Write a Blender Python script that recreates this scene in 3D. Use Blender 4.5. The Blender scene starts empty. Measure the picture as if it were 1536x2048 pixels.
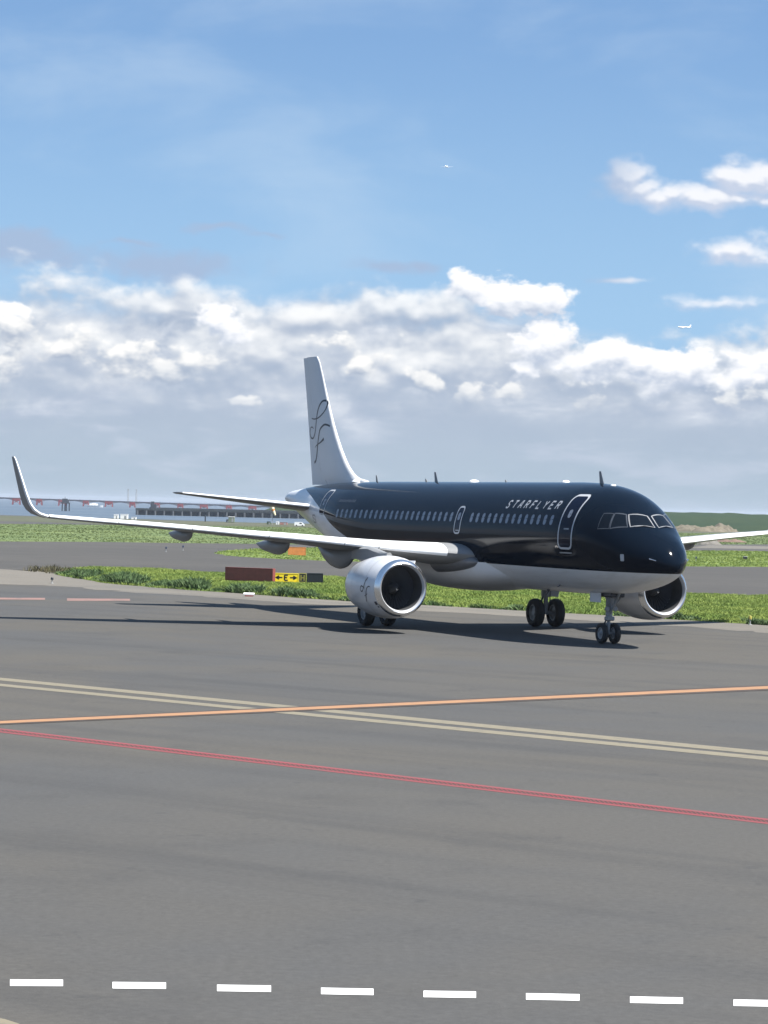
import bpy, math, random
import numpy as np
from mathutils import Matrix, Vector

random.seed(7)
rng = np.random.default_rng(7)
scene = bpy.context.scene
col = scene.collection

# ------------------------------------------------------------------ camera
F_PX, CAM_Z = 5438.2, 4.8467
PITCH, ROLL = math.radians(-0.13008), math.radians(1.3765)
RM = Matrix.Rotation(math.radians(90) + PITCH, 3, 'X') @ Matrix.Rotation(ROLL, 3, 'Z')
cd = bpy.data.cameras.new("camera")
cam = bpy.data.objects.new("camera", cd)
col.objects.link(cam)
cam.matrix_world = Matrix.Translation((0, 0, CAM_Z)) @ RM.to_4x4()
cd.sensor_fit = 'VERTICAL'
cd.sensor_height = 36.0
cd.sensor_width = 27.0
cd.lens = 36.0 * F_PX / 2048
cd.clip_start, cd.clip_end = 1.0, 60000.0
scene.camera = cam

# ------------------------------------------------------------------ light and exposure
SUN_TO = Vector((0.52, -0.27, 1.0)).normalized()
SUN_EL = math.asin(SUN_TO.z)
SUN_ROT = math.atan2(SUN_TO.x, SUN_TO.y)
SKY_STRENGTH = 0.055
sl = bpy.data.lights.new("sun", 'SUN')
sl.energy = 5.0
sl.angle = math.radians(0.53)
sl.color = (1.0, 0.955, 0.88)
sun = bpy.data.objects.new("sun", sl)
col.objects.link(sun)
sun.rotation_euler = (-SUN_TO).to_track_quat('-Z', 'Y').to_euler()
sun.location = (0, 0, 80)
vs = scene.view_settings
vs.view_transform = 'Standard'
vs.look = 'None'
vs.gamma = 1.0
vs.use_curve_mapping = False
vs.exposure = 1.2
scene.cycles.max_bounces = 5
scene.cycles.diffuse_bounces = 2
scene.cycles.glossy_bounces = 3
scene.cycles.use_denoising = True


# ------------------------------------------------------------------ node helper
class NT:
    def __init__(self, tree):
        self.t = tree
        self.n = tree.nodes
        self.l = tree.links

    def node(self, typ, **kw):
        nd = self.n.new(typ)
        for k, v in kw.items():
            setattr(nd, k, v)
        return nd

    def put(self, sock, v):
        if isinstance(v, bpy.types.NodeSocket):
            self.l.new(v, sock)
        elif v is not None:
            sock.default_value = v

    def m(self, op, a, b=None, c=None, clamp=False):
        nd = self.node('ShaderNodeMath', operation=op, use_clamp=clamp)
        self.put(nd.inputs[0], a)
        self.put(nd.inputs[1], b)
        self.put(nd.inputs[2], c)
        return nd.outputs[0]

    def vm(self, op, a, b=None, c=None):
        nd = self.node('ShaderNodeVectorMath', operation=op)
        self.put(nd.inputs[0], a)
        self.put(nd.inputs[1], b)
        self.put(nd.inputs[2], c)
        return nd.outputs['Value'] if op in ('LENGTH', 'DOT_PRODUCT', 'DISTANCE') else nd.outputs[0]

    def mix(self, f, a, b, mode='MIX'):
        nd = self.node('ShaderNodeMix', data_type='RGBA', blend_type=mode)
        self.put(nd.inputs[0], f)
        self.put(nd.inputs[6], a if isinstance(a, bpy.types.NodeSocket) or len(a) == 4 else (*a, 1))
        self.put(nd.inputs[7], b if isinstance(b, bpy.types.NodeSocket) or len(b) == 4 else (*b, 1))
        return nd.outputs[2]

    def noise(self, vec, scale, detail=4, rough=0.55, dim='3D', out=0, dist=0.0):
        nd = self.node('ShaderNodeTexNoise', noise_dimensions=dim)
        self.put(nd.inputs['Vector'], vec)
        nd.inputs['Scale'].default_value = scale
        nd.inputs['Detail'].default_value = detail
        nd.inputs['Roughness'].default_value = rough
        nd.inputs['Distortion'].default_value = dist
        return nd.outputs[out]

    def smooth(self, v, lo, hi, a=0.0, b=1.0):
        nd = self.node('ShaderNodeMapRange', interpolation_type='SMOOTHSTEP')
        self.put(nd.inputs[0], v)
        nd.inputs[1].default_value = lo
        nd.inputs[2].default_value = hi
        nd.inputs[3].default_value = a
        nd.inputs[4].default_value = b
        return nd.outputs[0]

    def lin(self, v, lo, hi, a=0.0, b=1.0):
        nd = self.node('ShaderNodeMapRange')
        self.put(nd.inputs[0], v)
        nd.inputs[1].default_value = lo
        nd.inputs[2].default_value = hi
        nd.inputs[3].default_value = a
        nd.inputs[4].default_value = b
        return nd.outputs[0]


# ------------------------------------------------------------------ sky
CR, SR = math.cos(ROLL), math.sin(ROLL)


def sky_uv(px, py):
    """picture point -> direction coordinates (azimuth, elevation in units of 1/5.438 rad)"""
    a, b = (px - 768) / 1000, (1024 - py) / 1000
    return a * CR - b * SR, a * SR + b * CR - 0.01235


world = bpy.data.worlds.new("World")
scene.world = world
world.use_nodes = True
world.cycles.sampling_method = 'MANUAL'
world.cycles.sample_map_resolution = 256
wt = NT(world.node_tree)
wt.n.clear()
geo = wt.node('ShaderNodeTexCoord')
dvec = wt.vm('NORMALIZE', geo.outputs['Generated'])
sep = wt.node('ShaderNodeSeparateXYZ')
wt.l.new(dvec, sep.inputs[0])
dx, dy, dz = sep.outputs
az = wt.m('ARCTAN2', dx, dy)
el = wt.m('ARCSINE', dz)
comb = wt.node('ShaderNodeCombineXYZ')
wt.l.new(wt.m('MULTIPLY', az, 5.438), comb.inputs[0])
wt.l.new(wt.m('MULTIPLY', el, 5.438), comb.inputs[1])
UV = comb.outputs[0]
V = wt.m('MULTIPLY', el, 5.438)

sky = wt.node('ShaderNodeTexSky', sky_type='NISHITA')
sky.sun_disc = False
sky.sun_elevation = SUN_EL
sky.sun_rotation = SUN_ROT
sky.altitude = 0
sky.air_density = 1.0
sky.dust_density = 0.6
sky.ozone_density = 2.0
up = wt.node('ShaderNodeCombineXYZ')
wt.l.new(dx, up.inputs[0])
wt.l.new(dy, up.inputs[1])
wt.l.new(wt.m('ADD', wt.m('MULTIPLY', wt.m('ABSOLUTE', dz), 0.85), 0.15), up.inputs[2])
wt.l.new(wt.vm('NORMALIZE', up.outputs[0]), sky.inputs['Vector'])
clear = sky.outputs[0]


def make_cloud_group(name, blobs, noise_scale, amp, warp, vscale=1.5):
    """density of one cloud layer at a direction: rounded masses broken up by billowing noise"""
    g = bpy.data.node_groups.new(name, 'ShaderNodeTree')
    g.interface.new_socket('P', in_out='INPUT', socket_type='NodeSocketVector')
    g.interface.new_socket('D', in_out='OUTPUT', socket_type='NodeSocketFloat')
    g.interface.new_socket('S', in_out='OUTPUT', socket_type='NodeSocketFloat')
    t = NT(g)
    gi = t.node('NodeGroupInput')
    go = t.node('NodeGroupOutput')
    P0 = gi.outputs[0]
    st = t.vm('MULTIPLY', P0, (1, vscale, 1))
    w = t.noise(st, 7.0, 3, 0.5, '2D', out=1)
    w = t.vm('SUBTRACT', w, (0.5, 0.5, 0.5))
    P = t.vm('MULTIPLY_ADD', w, (warp, warp * 0.7, 0), P0)
    best = None
    for (px, py, rx, ry, s) in blobs:
        u, v = sky_uv(px, py)
        q = t.vm('MULTIPLY_ADD', P, (1000 / rx, 1000 / ry, 0), (-u * 1000 / rx, -v * 1000 / ry, 0))
        d = t.m('MULTIPLY_ADD', t.vm('LENGTH', q), -s, s)
        if best is None:
            best = d
        else:
            best = t.m('SMOOTH_MAX', best, d, 0.25)
    vo = t.node('ShaderNodeTexVoronoi', voronoi_dimensions='2D', feature='F1')
    vo.inputs['Scale'].default_value = noise_scale * 1.3
    vo.inputs['Detail'].default_value = 2.0
    vo.inputs['Roughness'].default_value = 0.5
    w2 = t.vm('MULTIPLY_ADD', w, (0.03, 0.03, 0), st)
    t.put(vo.inputs['Vector'], w2)
    bil = t.m('SUBTRACT', 0.5, vo.outputs['Distance'])
    fine = t.m('SUBTRACT', t.noise(st, noise_scale, 7, 0.60, '2D'), 0.5)
    soft = t.m('SUBTRACT', t.noise(st, noise_scale, 3.5, 0.55, '2D'), 0.5)
    D = t.m('ADD', best, t.m('ADD', t.m('MULTIPLY', bil, amp * 0.8), t.m('MULTIPLY', fine, amp * 2.6)))
    S = t.m('ADD', best, t.m('ADD', t.m('MULTIPLY', bil, amp * 0.55), t.m('MULTIPLY', soft, amp * 2.6)))
    t.l.new(D, go.inputs[0])
    t.l.new(S, go.inputs[1])
    return g


def cloud(group, delta):
    a = wt.node('ShaderNodeGroup')
    a.node_tree = group
    wt.l.new(UV, a.inputs[0])
    b = wt.node('ShaderNodeGroup')
    b.node_tree = group
    wt.l.new(wt.vm('ADD', UV, (*delta, 0)), b.inputs[0])
    return a.outputs[0], wt.m('SUBTRACT', a.outputs[1], b.outputs[1])


K = 1.0 / SKY_STRENGTH / 2 ** vs.exposure


def cc(r, g, b, k=1.0):
    """sky colour given as it should appear in the picture"""
    return (r * K * k, g * K * k, b * K * k)


# marine haze: the blue pales towards the horizon
clear = wt.mix(1.0, clear, (0.80, 1.0, 1.20), 'MULTIPLY')
skyc = wt.mix(wt.smooth(V, 0.25, 1.05, 0.85, 0.25), clear, cc(0.40, 0.63, 0.87))
# thin high veil
frame_only = wt.smooth(V, 1.5, 3.0, 1.0, 0.0)
veil = wt.noise(wt.vm('MULTIPLY', UV, (1.0, 2.6, 1)), 1.6, 6, 0.55, '2D', dist=0.3)
skyc = wt.mix(wt.m('MULTIPLY', wt.smooth(veil, 0.42, 0.80, 0.0, 0.34), frame_only), skyc, cc(0.60, 0.74, 0.90))

# layer 1: thin grey streaks and small high clouds
wisps = make_cloud_group('high_cloud', [
    (430, 460, 110, 14, 0.8), (540, 473, 50, 9, 0.8), (260, 491, 90, 10, 0.7), (800, 535, 120, 18, 0.8),
    (1240, 560, 90, 9, 0.7), (40, 505, 200, 50, 1.2), (1450, 610, 130, 20, 0.7), (330, 535, 220, 40, 1.0),
    (1480, 505, 120, 34, 1.0), (1400, 400, 200, 30, 1.2), (1245, 362, 60, 50, 1.2), (1490, 365, 110, 46, 1.3), (1330, 402, 120, 30, 1.1),
    (1285, 385, 60, 30, 1.0)], 11, 0.42, 0.07)
d1, l1 = cloud(wisps, (0.004, 0.014))
hi_r = wt.smooth(az, 0.070, 0.10)          # the sunlit pair on the right
c1 = wt.mix(wt.smooth(l1, -0.20, 0.30), cc(0.62, 0.68, 0.82), cc(1.0, 1.0, 1.03))
c1 = wt.mix(hi_r, cc(0.40, 0.52, 0.72), c1)
skyc = wt.mix(wt.smooth(d1, -0.15, 0.80, 0, 0.92), skyc, c1)

# layer 2: the broad soft bank
bank = make_cloud_group('cloud_bank', [
    (120, 570, 130, 60, 1.0), (360, 610, 260, 60, 1.0), (620, 625, 260, 60, 1.2), (850, 620, 240, 70, 1.2), (100, 700, 330, 130, 1.5),
    (500, 720, 340, 140, 1.6), (860, 730, 330, 140, 1.6), (1250, 760, 330, 100, 1.5), (1500, 740, 260, 115, 1.5), (-150, 700, 300, 140, 1.5),
    (1800, 730, 330, 110, 1.5)], 7, 0.62, 0.09)
d2, l2 = cloud(bank, (0.006, 0.024))
# the closed grey-white mass behind: no blue shows through it
mass = wt.noise(wt.vm('MULTIPLY', UV, (1.0, 1.7, 1)), 5.5, 6, 0.54, '2D', dist=0.35)
mass_hi = wt.noise(wt.vm('MULTIPLY_ADD', UV, (1.0, 1.7, 1), (0.012, 0.05, 0)), 5.5, 4, 0.60, '2D', dist=0.35)
top = wt.m('ADD', V, wt.m('MULTIPLY', wt.m('SUBTRACT', mass, 0.5), -0.16))
right_low = wt.smooth(az, 0.045, 0.085, 0.0, 0.10)      # the bank stands lower on the right
top = wt.m('ADD', top, right_low)
broad = wt.noise(wt.vm('MULTIPLY', UV, (1.0, 1.8, 1)), 2.3, 3, 0.5, '2D', dist=0.4)
shade = wt.m('ADD', wt.m('SUBTRACT', mass, mass_hi), wt.m('MULTIPLY', wt.m('SUBTRACT', broad, 0.5), 0.45))
cm = wt.mix(wt.lin(shade, -0.20, 0.22), cc(0.39, 0.475, 0.615), cc(0.90, 0.93, 0.985))
skyc = wt.mix(wt.smooth(top, 0.34, 0.44, 1.0, 0.0), skyc, cm)
c2 = wt.mix(wt.smooth(l2, -0.55, 0.75), cc(0.40, 0.485, 0.625), cc(1.0, 1.01, 1.02))
skyc = wt.mix(wt.smooth(d2, 0.0, 0.75, 0, 0.9), skyc, c2)

# layer 3: the tall bright cumulus on the right and bright heads on the left
heads = make_cloud_group('cumulus_heads', [
    (930, 572, 65, 36, 1.2), (1010, 592, 90, 48, 1.4), (1110, 606, 58, 46, 1.4), (1090, 685, 90, 60, 1.3), (1200, 725, 110, 52, 1.4),
    (1330, 740, 150, 62, 1.5), (1480, 745, 90, 46, 1.2), (1620, 730, 120, 60, 1.3), (1050, 745, 50, 34, 1.0), (22, 622, 46, 28, 1.3),
    (435, 640, 60, 44, 1.05), (480, 682, 44, 36, 0.9), (1060, 600, 100, 40, 1.3)], 14, 0.62, 0.06)
d3, l3 = cloud(heads, (0.003, 0.022))
c3 = wt.mix(wt.smooth(l3, -0.85, 0.60), cc(0.52, 0.60, 0.74), cc(1.08, 1.08, 1.10))
skyc = wt.mix(wt.smooth(d3, 0.0, 0.45), skyc, c3)

# layer 4: the nearer row of cauliflower heads with grey feet
row = make_cloud_group('cumulus_row', [
    (20, 670, 96, 44, 1.2), (120, 695, 120, 44, 1.2), (240, 715, 108, 46, 1.2), (335, 745, 84, 52, 1.2), (400, 722, 72, 31, 1.0), (10, 770, 67, 59, 1.2),
    (735, 725, 52, 41, 1.1), (845, 765, 55, 41, 1.2), (935, 788, 62, 39, 1.2), (1015, 792, 55, 26, 1.0), (1165, 795, 52, 33, 0.9),
    (700, 690, 72, 33, 0.7), (110, 855, 36, 14, 0.7), (130, 885, 60, 9, 0.7), (500, 865, 48, 11, 0.7),
    (490, 805, 40, 15, 0.7), (510, 925, 36, 9, 0.7), (280, 897, 48, 10, 0.6), (1500, 790, 72, 33, 0.8)], 14, 0.85, 0.08)
d4, l4 = cloud(row, (0.004, 0.020))
c4 = wt.mix(wt.smooth(l4, -0.80, 0.95), cc(0.42, 0.495, 0.62), cc(1.06, 1.05, 1.03))
skyc = wt.mix(wt.smooth(d4, 0.0, 0.60, 0, 0.95), skyc, c4)

# layer 5: flat grey undersides and the pale air below them
flat = wt.noise(wt.vm('MULTIPLY', UV, (1.0, 4.0, 1)), 4.0, 6, 0.55, '2D', dist=0.3)
under = wt.m('ADD', V, wt.m('MULTIPLY', wt.m('SUBTRACT', flat, 0.5), 0.20))
lowc = wt.mix(wt.smooth(V, 0.0, 0.22), cc(0.44, 0.55, 0.66), cc(0.45, 0.535, 0.665))
lowc = wt.mix(wt.smooth(flat, 0.46, 0.74, 0, 0.6), lowc, cc(0.58, 0.65, 0.78))
skyc = wt.mix(wt.smooth(under, 0.13, 0.30, 0.96, 0.0), skyc, lowc)
skyc = wt.mix(wt.smooth(V, 0.0, 0.10, 0.5, 0.0), skyc, cc(0.43, 0.53, 0.645))
bg = wt.node('ShaderNodeBackground')
wt.l.new(skyc, bg.inputs[0])
bg.inputs[1].default_value = SKY_STRENGTH
wo = wt.node('ShaderNodeOutputWorld')
wt.l.new(bg.outputs[0], wo.inputs[0])


# ------------------------------------------------------------------ geometry helpers
def ray(px, py):
    return RM @ Vector(((px - 768) / F_PX, (1024 - py) / F_PX, -1.0))


def gnd(px, py, z=0.0):
    """where the line of sight of a picture point meets the level z"""
    d = ray(px, py)
    t = (z - CAM_Z) / d.z
    return (d.x * t, d.y * t, z)


def at(px, py, dist):
    """a point at a given distance along a line of sight"""
    d = ray(px, py)
    t = dist / d.y
    return (d.x * t, d.y * t, CAM_Z + d.z * t)


def pchip(X, Y):
    X = np.array(X, float)
    Y = np.array(Y, float)
    h = np.diff(X)
    d = np.diff(Y) / h
    m = np.zeros_like(X)
    for i in range(1, len(X) - 1):
        if d[i - 1] * d[i] > 0:
            w1 = 2 * h[i] + h[i - 1]
            w2 = h[i] + 2 * h[i - 1]
            m[i] = (w1 + w2) / (w1 / d[i - 1] + w2 / d[i])
    m[0], m[-1] = d[0], d[-1]

    def f(x):
        x = np.clip(np.asarray(x, float), X[0], X[-1])
        i = np.clip(np.searchsorted(X, x, side='right') - 1, 0, len(h) - 1)
        t = (x - X[i]) / h[i]
        t2, t3 = t * t, t * t * t
        return (2 * t3 - 3 * t2 + 1) * Y[i] + (t3 - 2 * t2 + t) * h[i] * m[i] + (-2 * t3 + 3 * t2) * Y[i + 1] + (t3 - t2) * h[i] * m[i + 1]
    return f


class MB:
    def __init__(self):
        self.v = []
        self.f = []

    def add(self, vs_, fs_):
        o = len(self.v)
        self.v += [tuple(float(c) for c in p) for p in vs_]
        self.f += [tuple(i + o for i in q) for q in fs_]
        return self

    def grid(self, rows, close_u=False, cap0=False, cap1=False, flip=False):
        """rows: equal length rings; close_u joins the last point of a ring to the first"""
        n = len(rows[0])
        vs_ = [p for r in rows for p in r]
        fs_ = []
        for i in range(len(rows) - 1):
            for j in range(n if close_u else n - 1):
                k = (j + 1) % n
                q = (i * n + j, i * n + k, (i + 1) * n + k, (i + 1) * n + j)
                fs_.append(q[::-1] if flip else q)
        if cap0:
            q = tuple(range(n))
            fs_.append(q if flip else q[::-1])
        if cap1:
            b = (len(rows) - 1) * n
            q = tuple(range(b, b + n))
            fs_.append(q[::-1] if flip else q)
        return self.add(vs_, fs_)

    def box(self, c, s, rot=0.0, bevel=0.0):
        cx, cy, cz = c
        hx, hy, hz = s[0] / 2, s[1] / 2, s[2] / 2
        ca, sa = math.cos(rot), math.sin(rot)
        b = min(bevel, hx * .9, hy * .9, hz * .9)
        if b <= 0:
            pts = [(x, y, z) for z in (-hz, hz) for x, y in ((-hx, -hy), (hx, -hy), (hx, hy), (-hx, hy))]
            fs_ = [(3, 2, 1, 0), (4, 5, 6, 7), (0, 1, 5, 4), (1, 2, 6, 5), (2, 3, 7, 6), (3, 0, 4, 7)]
            return self.add([(cx + x * ca - y * sa, cy + x * sa + y * ca, cz + z) for x, y, z in pts], fs_)
        rings = []
        for z, k in ((-hz, b), (-hz + b, 0), (hz - b, 0), (hz, b)):
            x, y = hx - k, hy - k
            ring = [(-x + b, -y), (x - b, -y), (x, -y + b), (x, y - b), (x - b, y), (-x + b, y), (-x, y - b), (-x, -y + b)]
            rings.append([(cx + p * ca - q * sa, cy + p * sa + q * ca, cz + z) for p, q in ring])
        return self.grid(rings, True, True, True)

    def tube(self, pts, r, n=12, cap=True):
        pts = [Vector(p) for p in pts]
        rs = r if isinstance(r, (list, tuple)) else [r] * len(pts)
        rings = []
        for i, p in enumerate(pts):
            d = (pts[min(i + 1, len(pts) - 1)] - pts[max(i - 1, 0)]).normalized()
            a = Vector((0, 0, 1)) if abs(d.z) < 0.9 else Vector((1, 0, 0))
            u = d.cross(a).normalized()
            w = d.cross(u)
            rings.append([p + (u * math.cos(t) + w * math.sin(t)) * rs[i] for t in [2 * math.pi * k / n for k in range(n)]])
        return self.grid(rings, True, cap, cap)

    def lathe(self, prof, origin, axis='x', n=48, a0=0.0, a1=2 * math.pi, squash=None):
        """prof: (along, radius) pairs about an axis through origin"""
        full = abs(a1 - a0 - 2 * math.pi) < 1e-6
        ox, oy, oz = origin
        rings = []
        for (s, r) in prof:
            ring = []
            for k in range(n if full else n + 1):
                t = a0 + (a1 - a0) * k / n
                c, sn = r * math.cos(t), r * math.sin(t)
                if squash:
                    c, sn = squash(s, c, sn)
                if axis == 'x':
                    ring.append((ox + s, oy + sn, oz + c))
                elif axis == 'y':
                    ring.append((ox + sn, oy + s, oz + c))
                else:
                    ring.append((ox + sn, oy + c, oz + s))
            rings.append(ring)
        return self.grid(rings, full)

    def ribbon(self, fn, pts, w, closed=False):
        """flat stroke of width w along pts in the (a, b) parameters of a surface fn(a, b)"""
        P = [np.array(p, float) for p in pts]
        n = len(P)
        ws = w if isinstance(w, (list, tuple)) else [w] * n
        L, R_ = [], []
        for i in range(n):
            if closed:
                a, b, c = P[i - 1], P[i], P[(i + 1) % n]
            else:
                a, b, c = P[max(i - 1, 0)], P[i], P[min(i + 1, n - 1)]
            d0 = b - a
            d1 = c - b
            d0 = d0 / (np.linalg.norm(d0) or 1)
            d1 = d1 / (np.linalg.norm(d1) or 1)
            d = d0 + d1
            d = d / (np.linalg.norm(d) or 1)
            nn = np.array([-d[1], d[0]])
            ref = d1 if np.linalg.norm(c - b) > 0 else d0
            k = 1 / max(0.5, abs(d @ ref))
            L.append(fn(*(b + nn * ws[i] / 2 * k)))
            R_.append(fn(*(b - nn * ws[i] / 2 * k)))
        rows = [L, R_]
        m = n
        vs_ = L + R_
        fs_ = []
        for i in range(n if closed else n - 1):
            j = (i + 1) % n
            fs_.append((i, j, m + j, m + i))
        return self.add(vs_, fs_)

    def build(self, name, mat, parent=None, smooth=True, recalc=True, angle=35):
        me = bpy.data.meshes.new(name)
        me.from_pydata(self.v, [], self.f)
        me.update()
        if recalc:
            import bmesh
            bm = bmesh.new()
            bm.from_mesh(me)
            bmesh.ops.recalc_face_normals(bm, faces=bm.faces[:])
            bm.to_mesh(me)
            bm.free()
        if smooth:
            me.shade_smooth()
            if angle:
                me.set_sharp_from_angle(angle=math.radians(angle))
        o = bpy.data.objects.new(name, me)
        if mat:
            me.materials.append(mat)
        if parent:
            o.parent = parent
        col.objects.link(o)
        return o


def tag(o, label=None, cat=None, group=None, kind=None):
    if label:
        o['label'] = label
    if cat:
        o['category'] = cat
    if group:
        o['group'] = group
    if kind:
        o['kind'] = kind
    return o


def empty(name, loc, rz=0.0):
    o = bpy.data.objects.new(name, None)
    o.empty_display_size = 0.3
    o.location = loc
    o.rotation_euler = (0, 0, rz)
    col.objects.link(o)
    return o


def structure(o):
    o['kind'] = 'structure'
    return o


# ------------------------------------------------------------------ materials
MATS = {}


def mat(name, color, rough=0.5, metal=0.0, coat=0.0, var=0.0, vscale=1.0, spec=0.5, bump=0.0, bscale=20.0):
    """plain paint or metal with a little procedural unevenness"""
    m = bpy.data.materials.new(name)
    m.use_nodes = True
    t = NT(m.node_tree)
    p = m.node_tree.nodes['Principled BSDF']
    p.inputs['Base Color'].default_value = (*color, 1)
    p.inputs['Roughness'].default_value = rough
    p.inputs['Metallic'].default_value = metal
    p.inputs['Coat Weight'].default_value = coat
    p.inputs['Coat Roughness'].default_value = 0.04
    p.inputs['Specular IOR Level'].default_value = spec
    if var:
        tc = t.node('ShaderNodeTexCoord')
        n = t.noise(tc.outputs['Object'], vscale, 5, 0.6)
        k = t.lin(n, 0.3, 0.7, 1 - var, 1 + var * 0.5)
        cmb = t.node('ShaderNodeCombineColor')
        for i in range(3):
            t.l.new(k, cmb.inputs[i])
        t.l.new(t.mix(1.0, (*color, 1), cmb.outputs[0], 'MULTIPLY'), p.inputs['Base Color'])
        t.l.new(t.lin(n, 0.3, 0.7, max(0, rough - 0.08), min(1, rough + 0.08)), p.inputs['Roughness'])
    if bump:
        tc = t.node('ShaderNodeTexCoord')
        b = t.node('ShaderNodeBump')
        b.inputs['Strength'].default_value = bump
        t.l.new(t.noise(tc.outputs['Object'], bscale, 4, 0.6), b.inputs['Height'])
        t.l.new(b.outputs[0], p.inputs['Normal'])
    MATS[name] = m
    return m


M_WHITE = mat('white_paint', (0.60, 0.61, 0.62), 0.42, var=0.06, vscale=0.8, spec=0.3)
M_ROOT = mat('root_fairing_paint', (0.13, 0.135, 0.145), 0.4, var=0.1)
M_SLAT = mat('slat_paint', (0.86, 0.86, 0.85), 0.35, coat=0.3)
M_WING = mat('wing_grey_paint', (0.20, 0.205, 0.21), 0.45, var=0.12, vscale=1.2)
M_TAILPL = mat('tailplane_paint', (0.13, 0.135, 0.14), 0.45, var=0.1)
M_SILVER = mat('silver_paint', (0.40, 0.41, 0.43), 0.4, var=0.05)
M_NAC = mat('nacelle_paint', (0.5544, 0.5628, 0.5796), 0.36, metal=0.15, coat=0.25, var=0.06, vscale=1.5)
M_LIP = mat('polished_metal', (0.80, 0.80, 0.80), 0.24, metal=1.0)
M_DARKMETAL = mat('dark_metal', (0.10, 0.10, 0.105), 0.45, metal=0.7, var=0.2, vscale=6)
M_STRUT = mat('gear_paint', (0.24, 0.25, 0.26), 0.4, var=0.2, vscale=5)
M_TYRE = mat('tyre_rubber', (0.016, 0.016, 0.017), 0.75, var=0.2, vscale=8)
M_RIM = mat('wheel_rim', (0.30, 0.31, 0.32), 0.45, metal=0.4, var=0.2, vscale=9)
M_GLASS = mat('cockpit_glass', (0.005, 0.008, 0.013), 0.05, spec=0.08)
M_CABIN = mat('cabin_window_pane', (0.19, 0.21, 0.25), 0.3, spec=0.3)
M_INK = mat('emblem_ink', (0.012, 0.014, 0.022), 0.4)
M_LETTER = mat('letter_paint', (0.36, 0.37, 0.39), 0.4)
M_DIMLETTER = mat('small_letter_paint', (0.045, 0.052, 0.065), 0.4)
M_BLACK = mat('inlet_black', (0.045, 0.047, 0.05), 0.6)
M_FAN = mat('fan_blade', (0.10, 0.10, 0.105), 0.45, metal=0.4)


def fuselage_material():
    m = bpy.data.materials.new('fuselage_livery')
    m.use_nodes = True
    t = NT(m.node_tree)
    p = m.node_tree.nodes['Principled BSDF']
    tc = t.node('ShaderNodeTexCoord')
    s = t.node('ShaderNodeSeparateXYZ')
    t.l.new(tc.outputs['Object'], s.inputs[0])
    fc = t.node('ShaderNodeFloatCurve')
    pts = [(0, 2.70), (3, 2.70), (12, 2.72), (21, 2.76), (23.0, 2.90), (24.3, 3.12), (25.5, 3.39), (27.1, 3.82), (28.6, 4.31), (29.64, 4.66), (31, 4.99),
           (32.47, 5.28), (34, 5.50), (35.3, 5.64), (40, 6.2)]
    c = fc.mapping.curves[0]
    while len(c.points) < len(pts):
        c.points.new(0.5, 0.5)
    for q, (x, z) in zip(c.points, pts):
        q.location = (x / 40, z / 8)
        q.handle_type = 'AUTO'
    fc.mapping.update()
    t.l.new(t.m('DIVIDE', s.outputs[0], 40), fc.inputs['Value'])
    zb = t.m('MULTIPLY', fc.outputs[0], 8)
    white = t.smooth(t.m('SUBTRACT', zb, s.outputs[2]), -0.004, 0.004)
    n = t.noise(tc.outputs['Object'], 0.9, 6, 0.62)
    streak = t.noise(t.vm('MULTIPLY', tc.outputs['Object'], (0.35, 2.5, 2.5)), 1.6, 5, 0.6)
    wcol = t.mix(t.smooth(streak, 0.42, 0.75, 0, 0.32), (0.64, 0.65, 0.66), (0.40, 0.39, 0.37))
    bcol = t.mix(n, (0.0026, 0.0056, 0.0112), (0.0034, 0.0070, 0.0140))
    t.l.new(t.mix(white, bcol, wcol), p.inputs['Base Color'])
    t.l.new(t.mix(white, t.mix(n, (0.07,) * 3, (0.13,) * 3), (0.36,) * 3), p.inputs['Roughness'])
    t.l.new(t.m('MULTIPLY', white, 0.25), p.inputs['Coat Weight'])
    t.l.new(t.m('ADD', 1.18, t.m('MULTIPLY', white, 0.22)), p.inputs['IOR'])
    p.inputs['Coat Roughness'].default_value = 0.05
    # skin panels: faint waviness of the metal
    b = t.node('ShaderNodeBump')
    b.inputs['Strength'].default_value = 0.12
    b.inputs['Distance'].default_value = 0.02
    t.l.new(t.noise(t.vm('MULTIPLY', tc.outputs['Object'], (1.0, 1.6, 1.6)), 1.3, 2, 0.5), b.inputs['Height'])
    t.l.new(b.outputs[0], p.inputs['Normal'])
    t.l.new(b.outputs[0], p.inputs['Coat Normal'])
    return m


M_FUS = fuselage_material()


def ground_coords(t):
    g = t.node('ShaderNodeNewGeometry')
    return g.outputs['Position']


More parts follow.
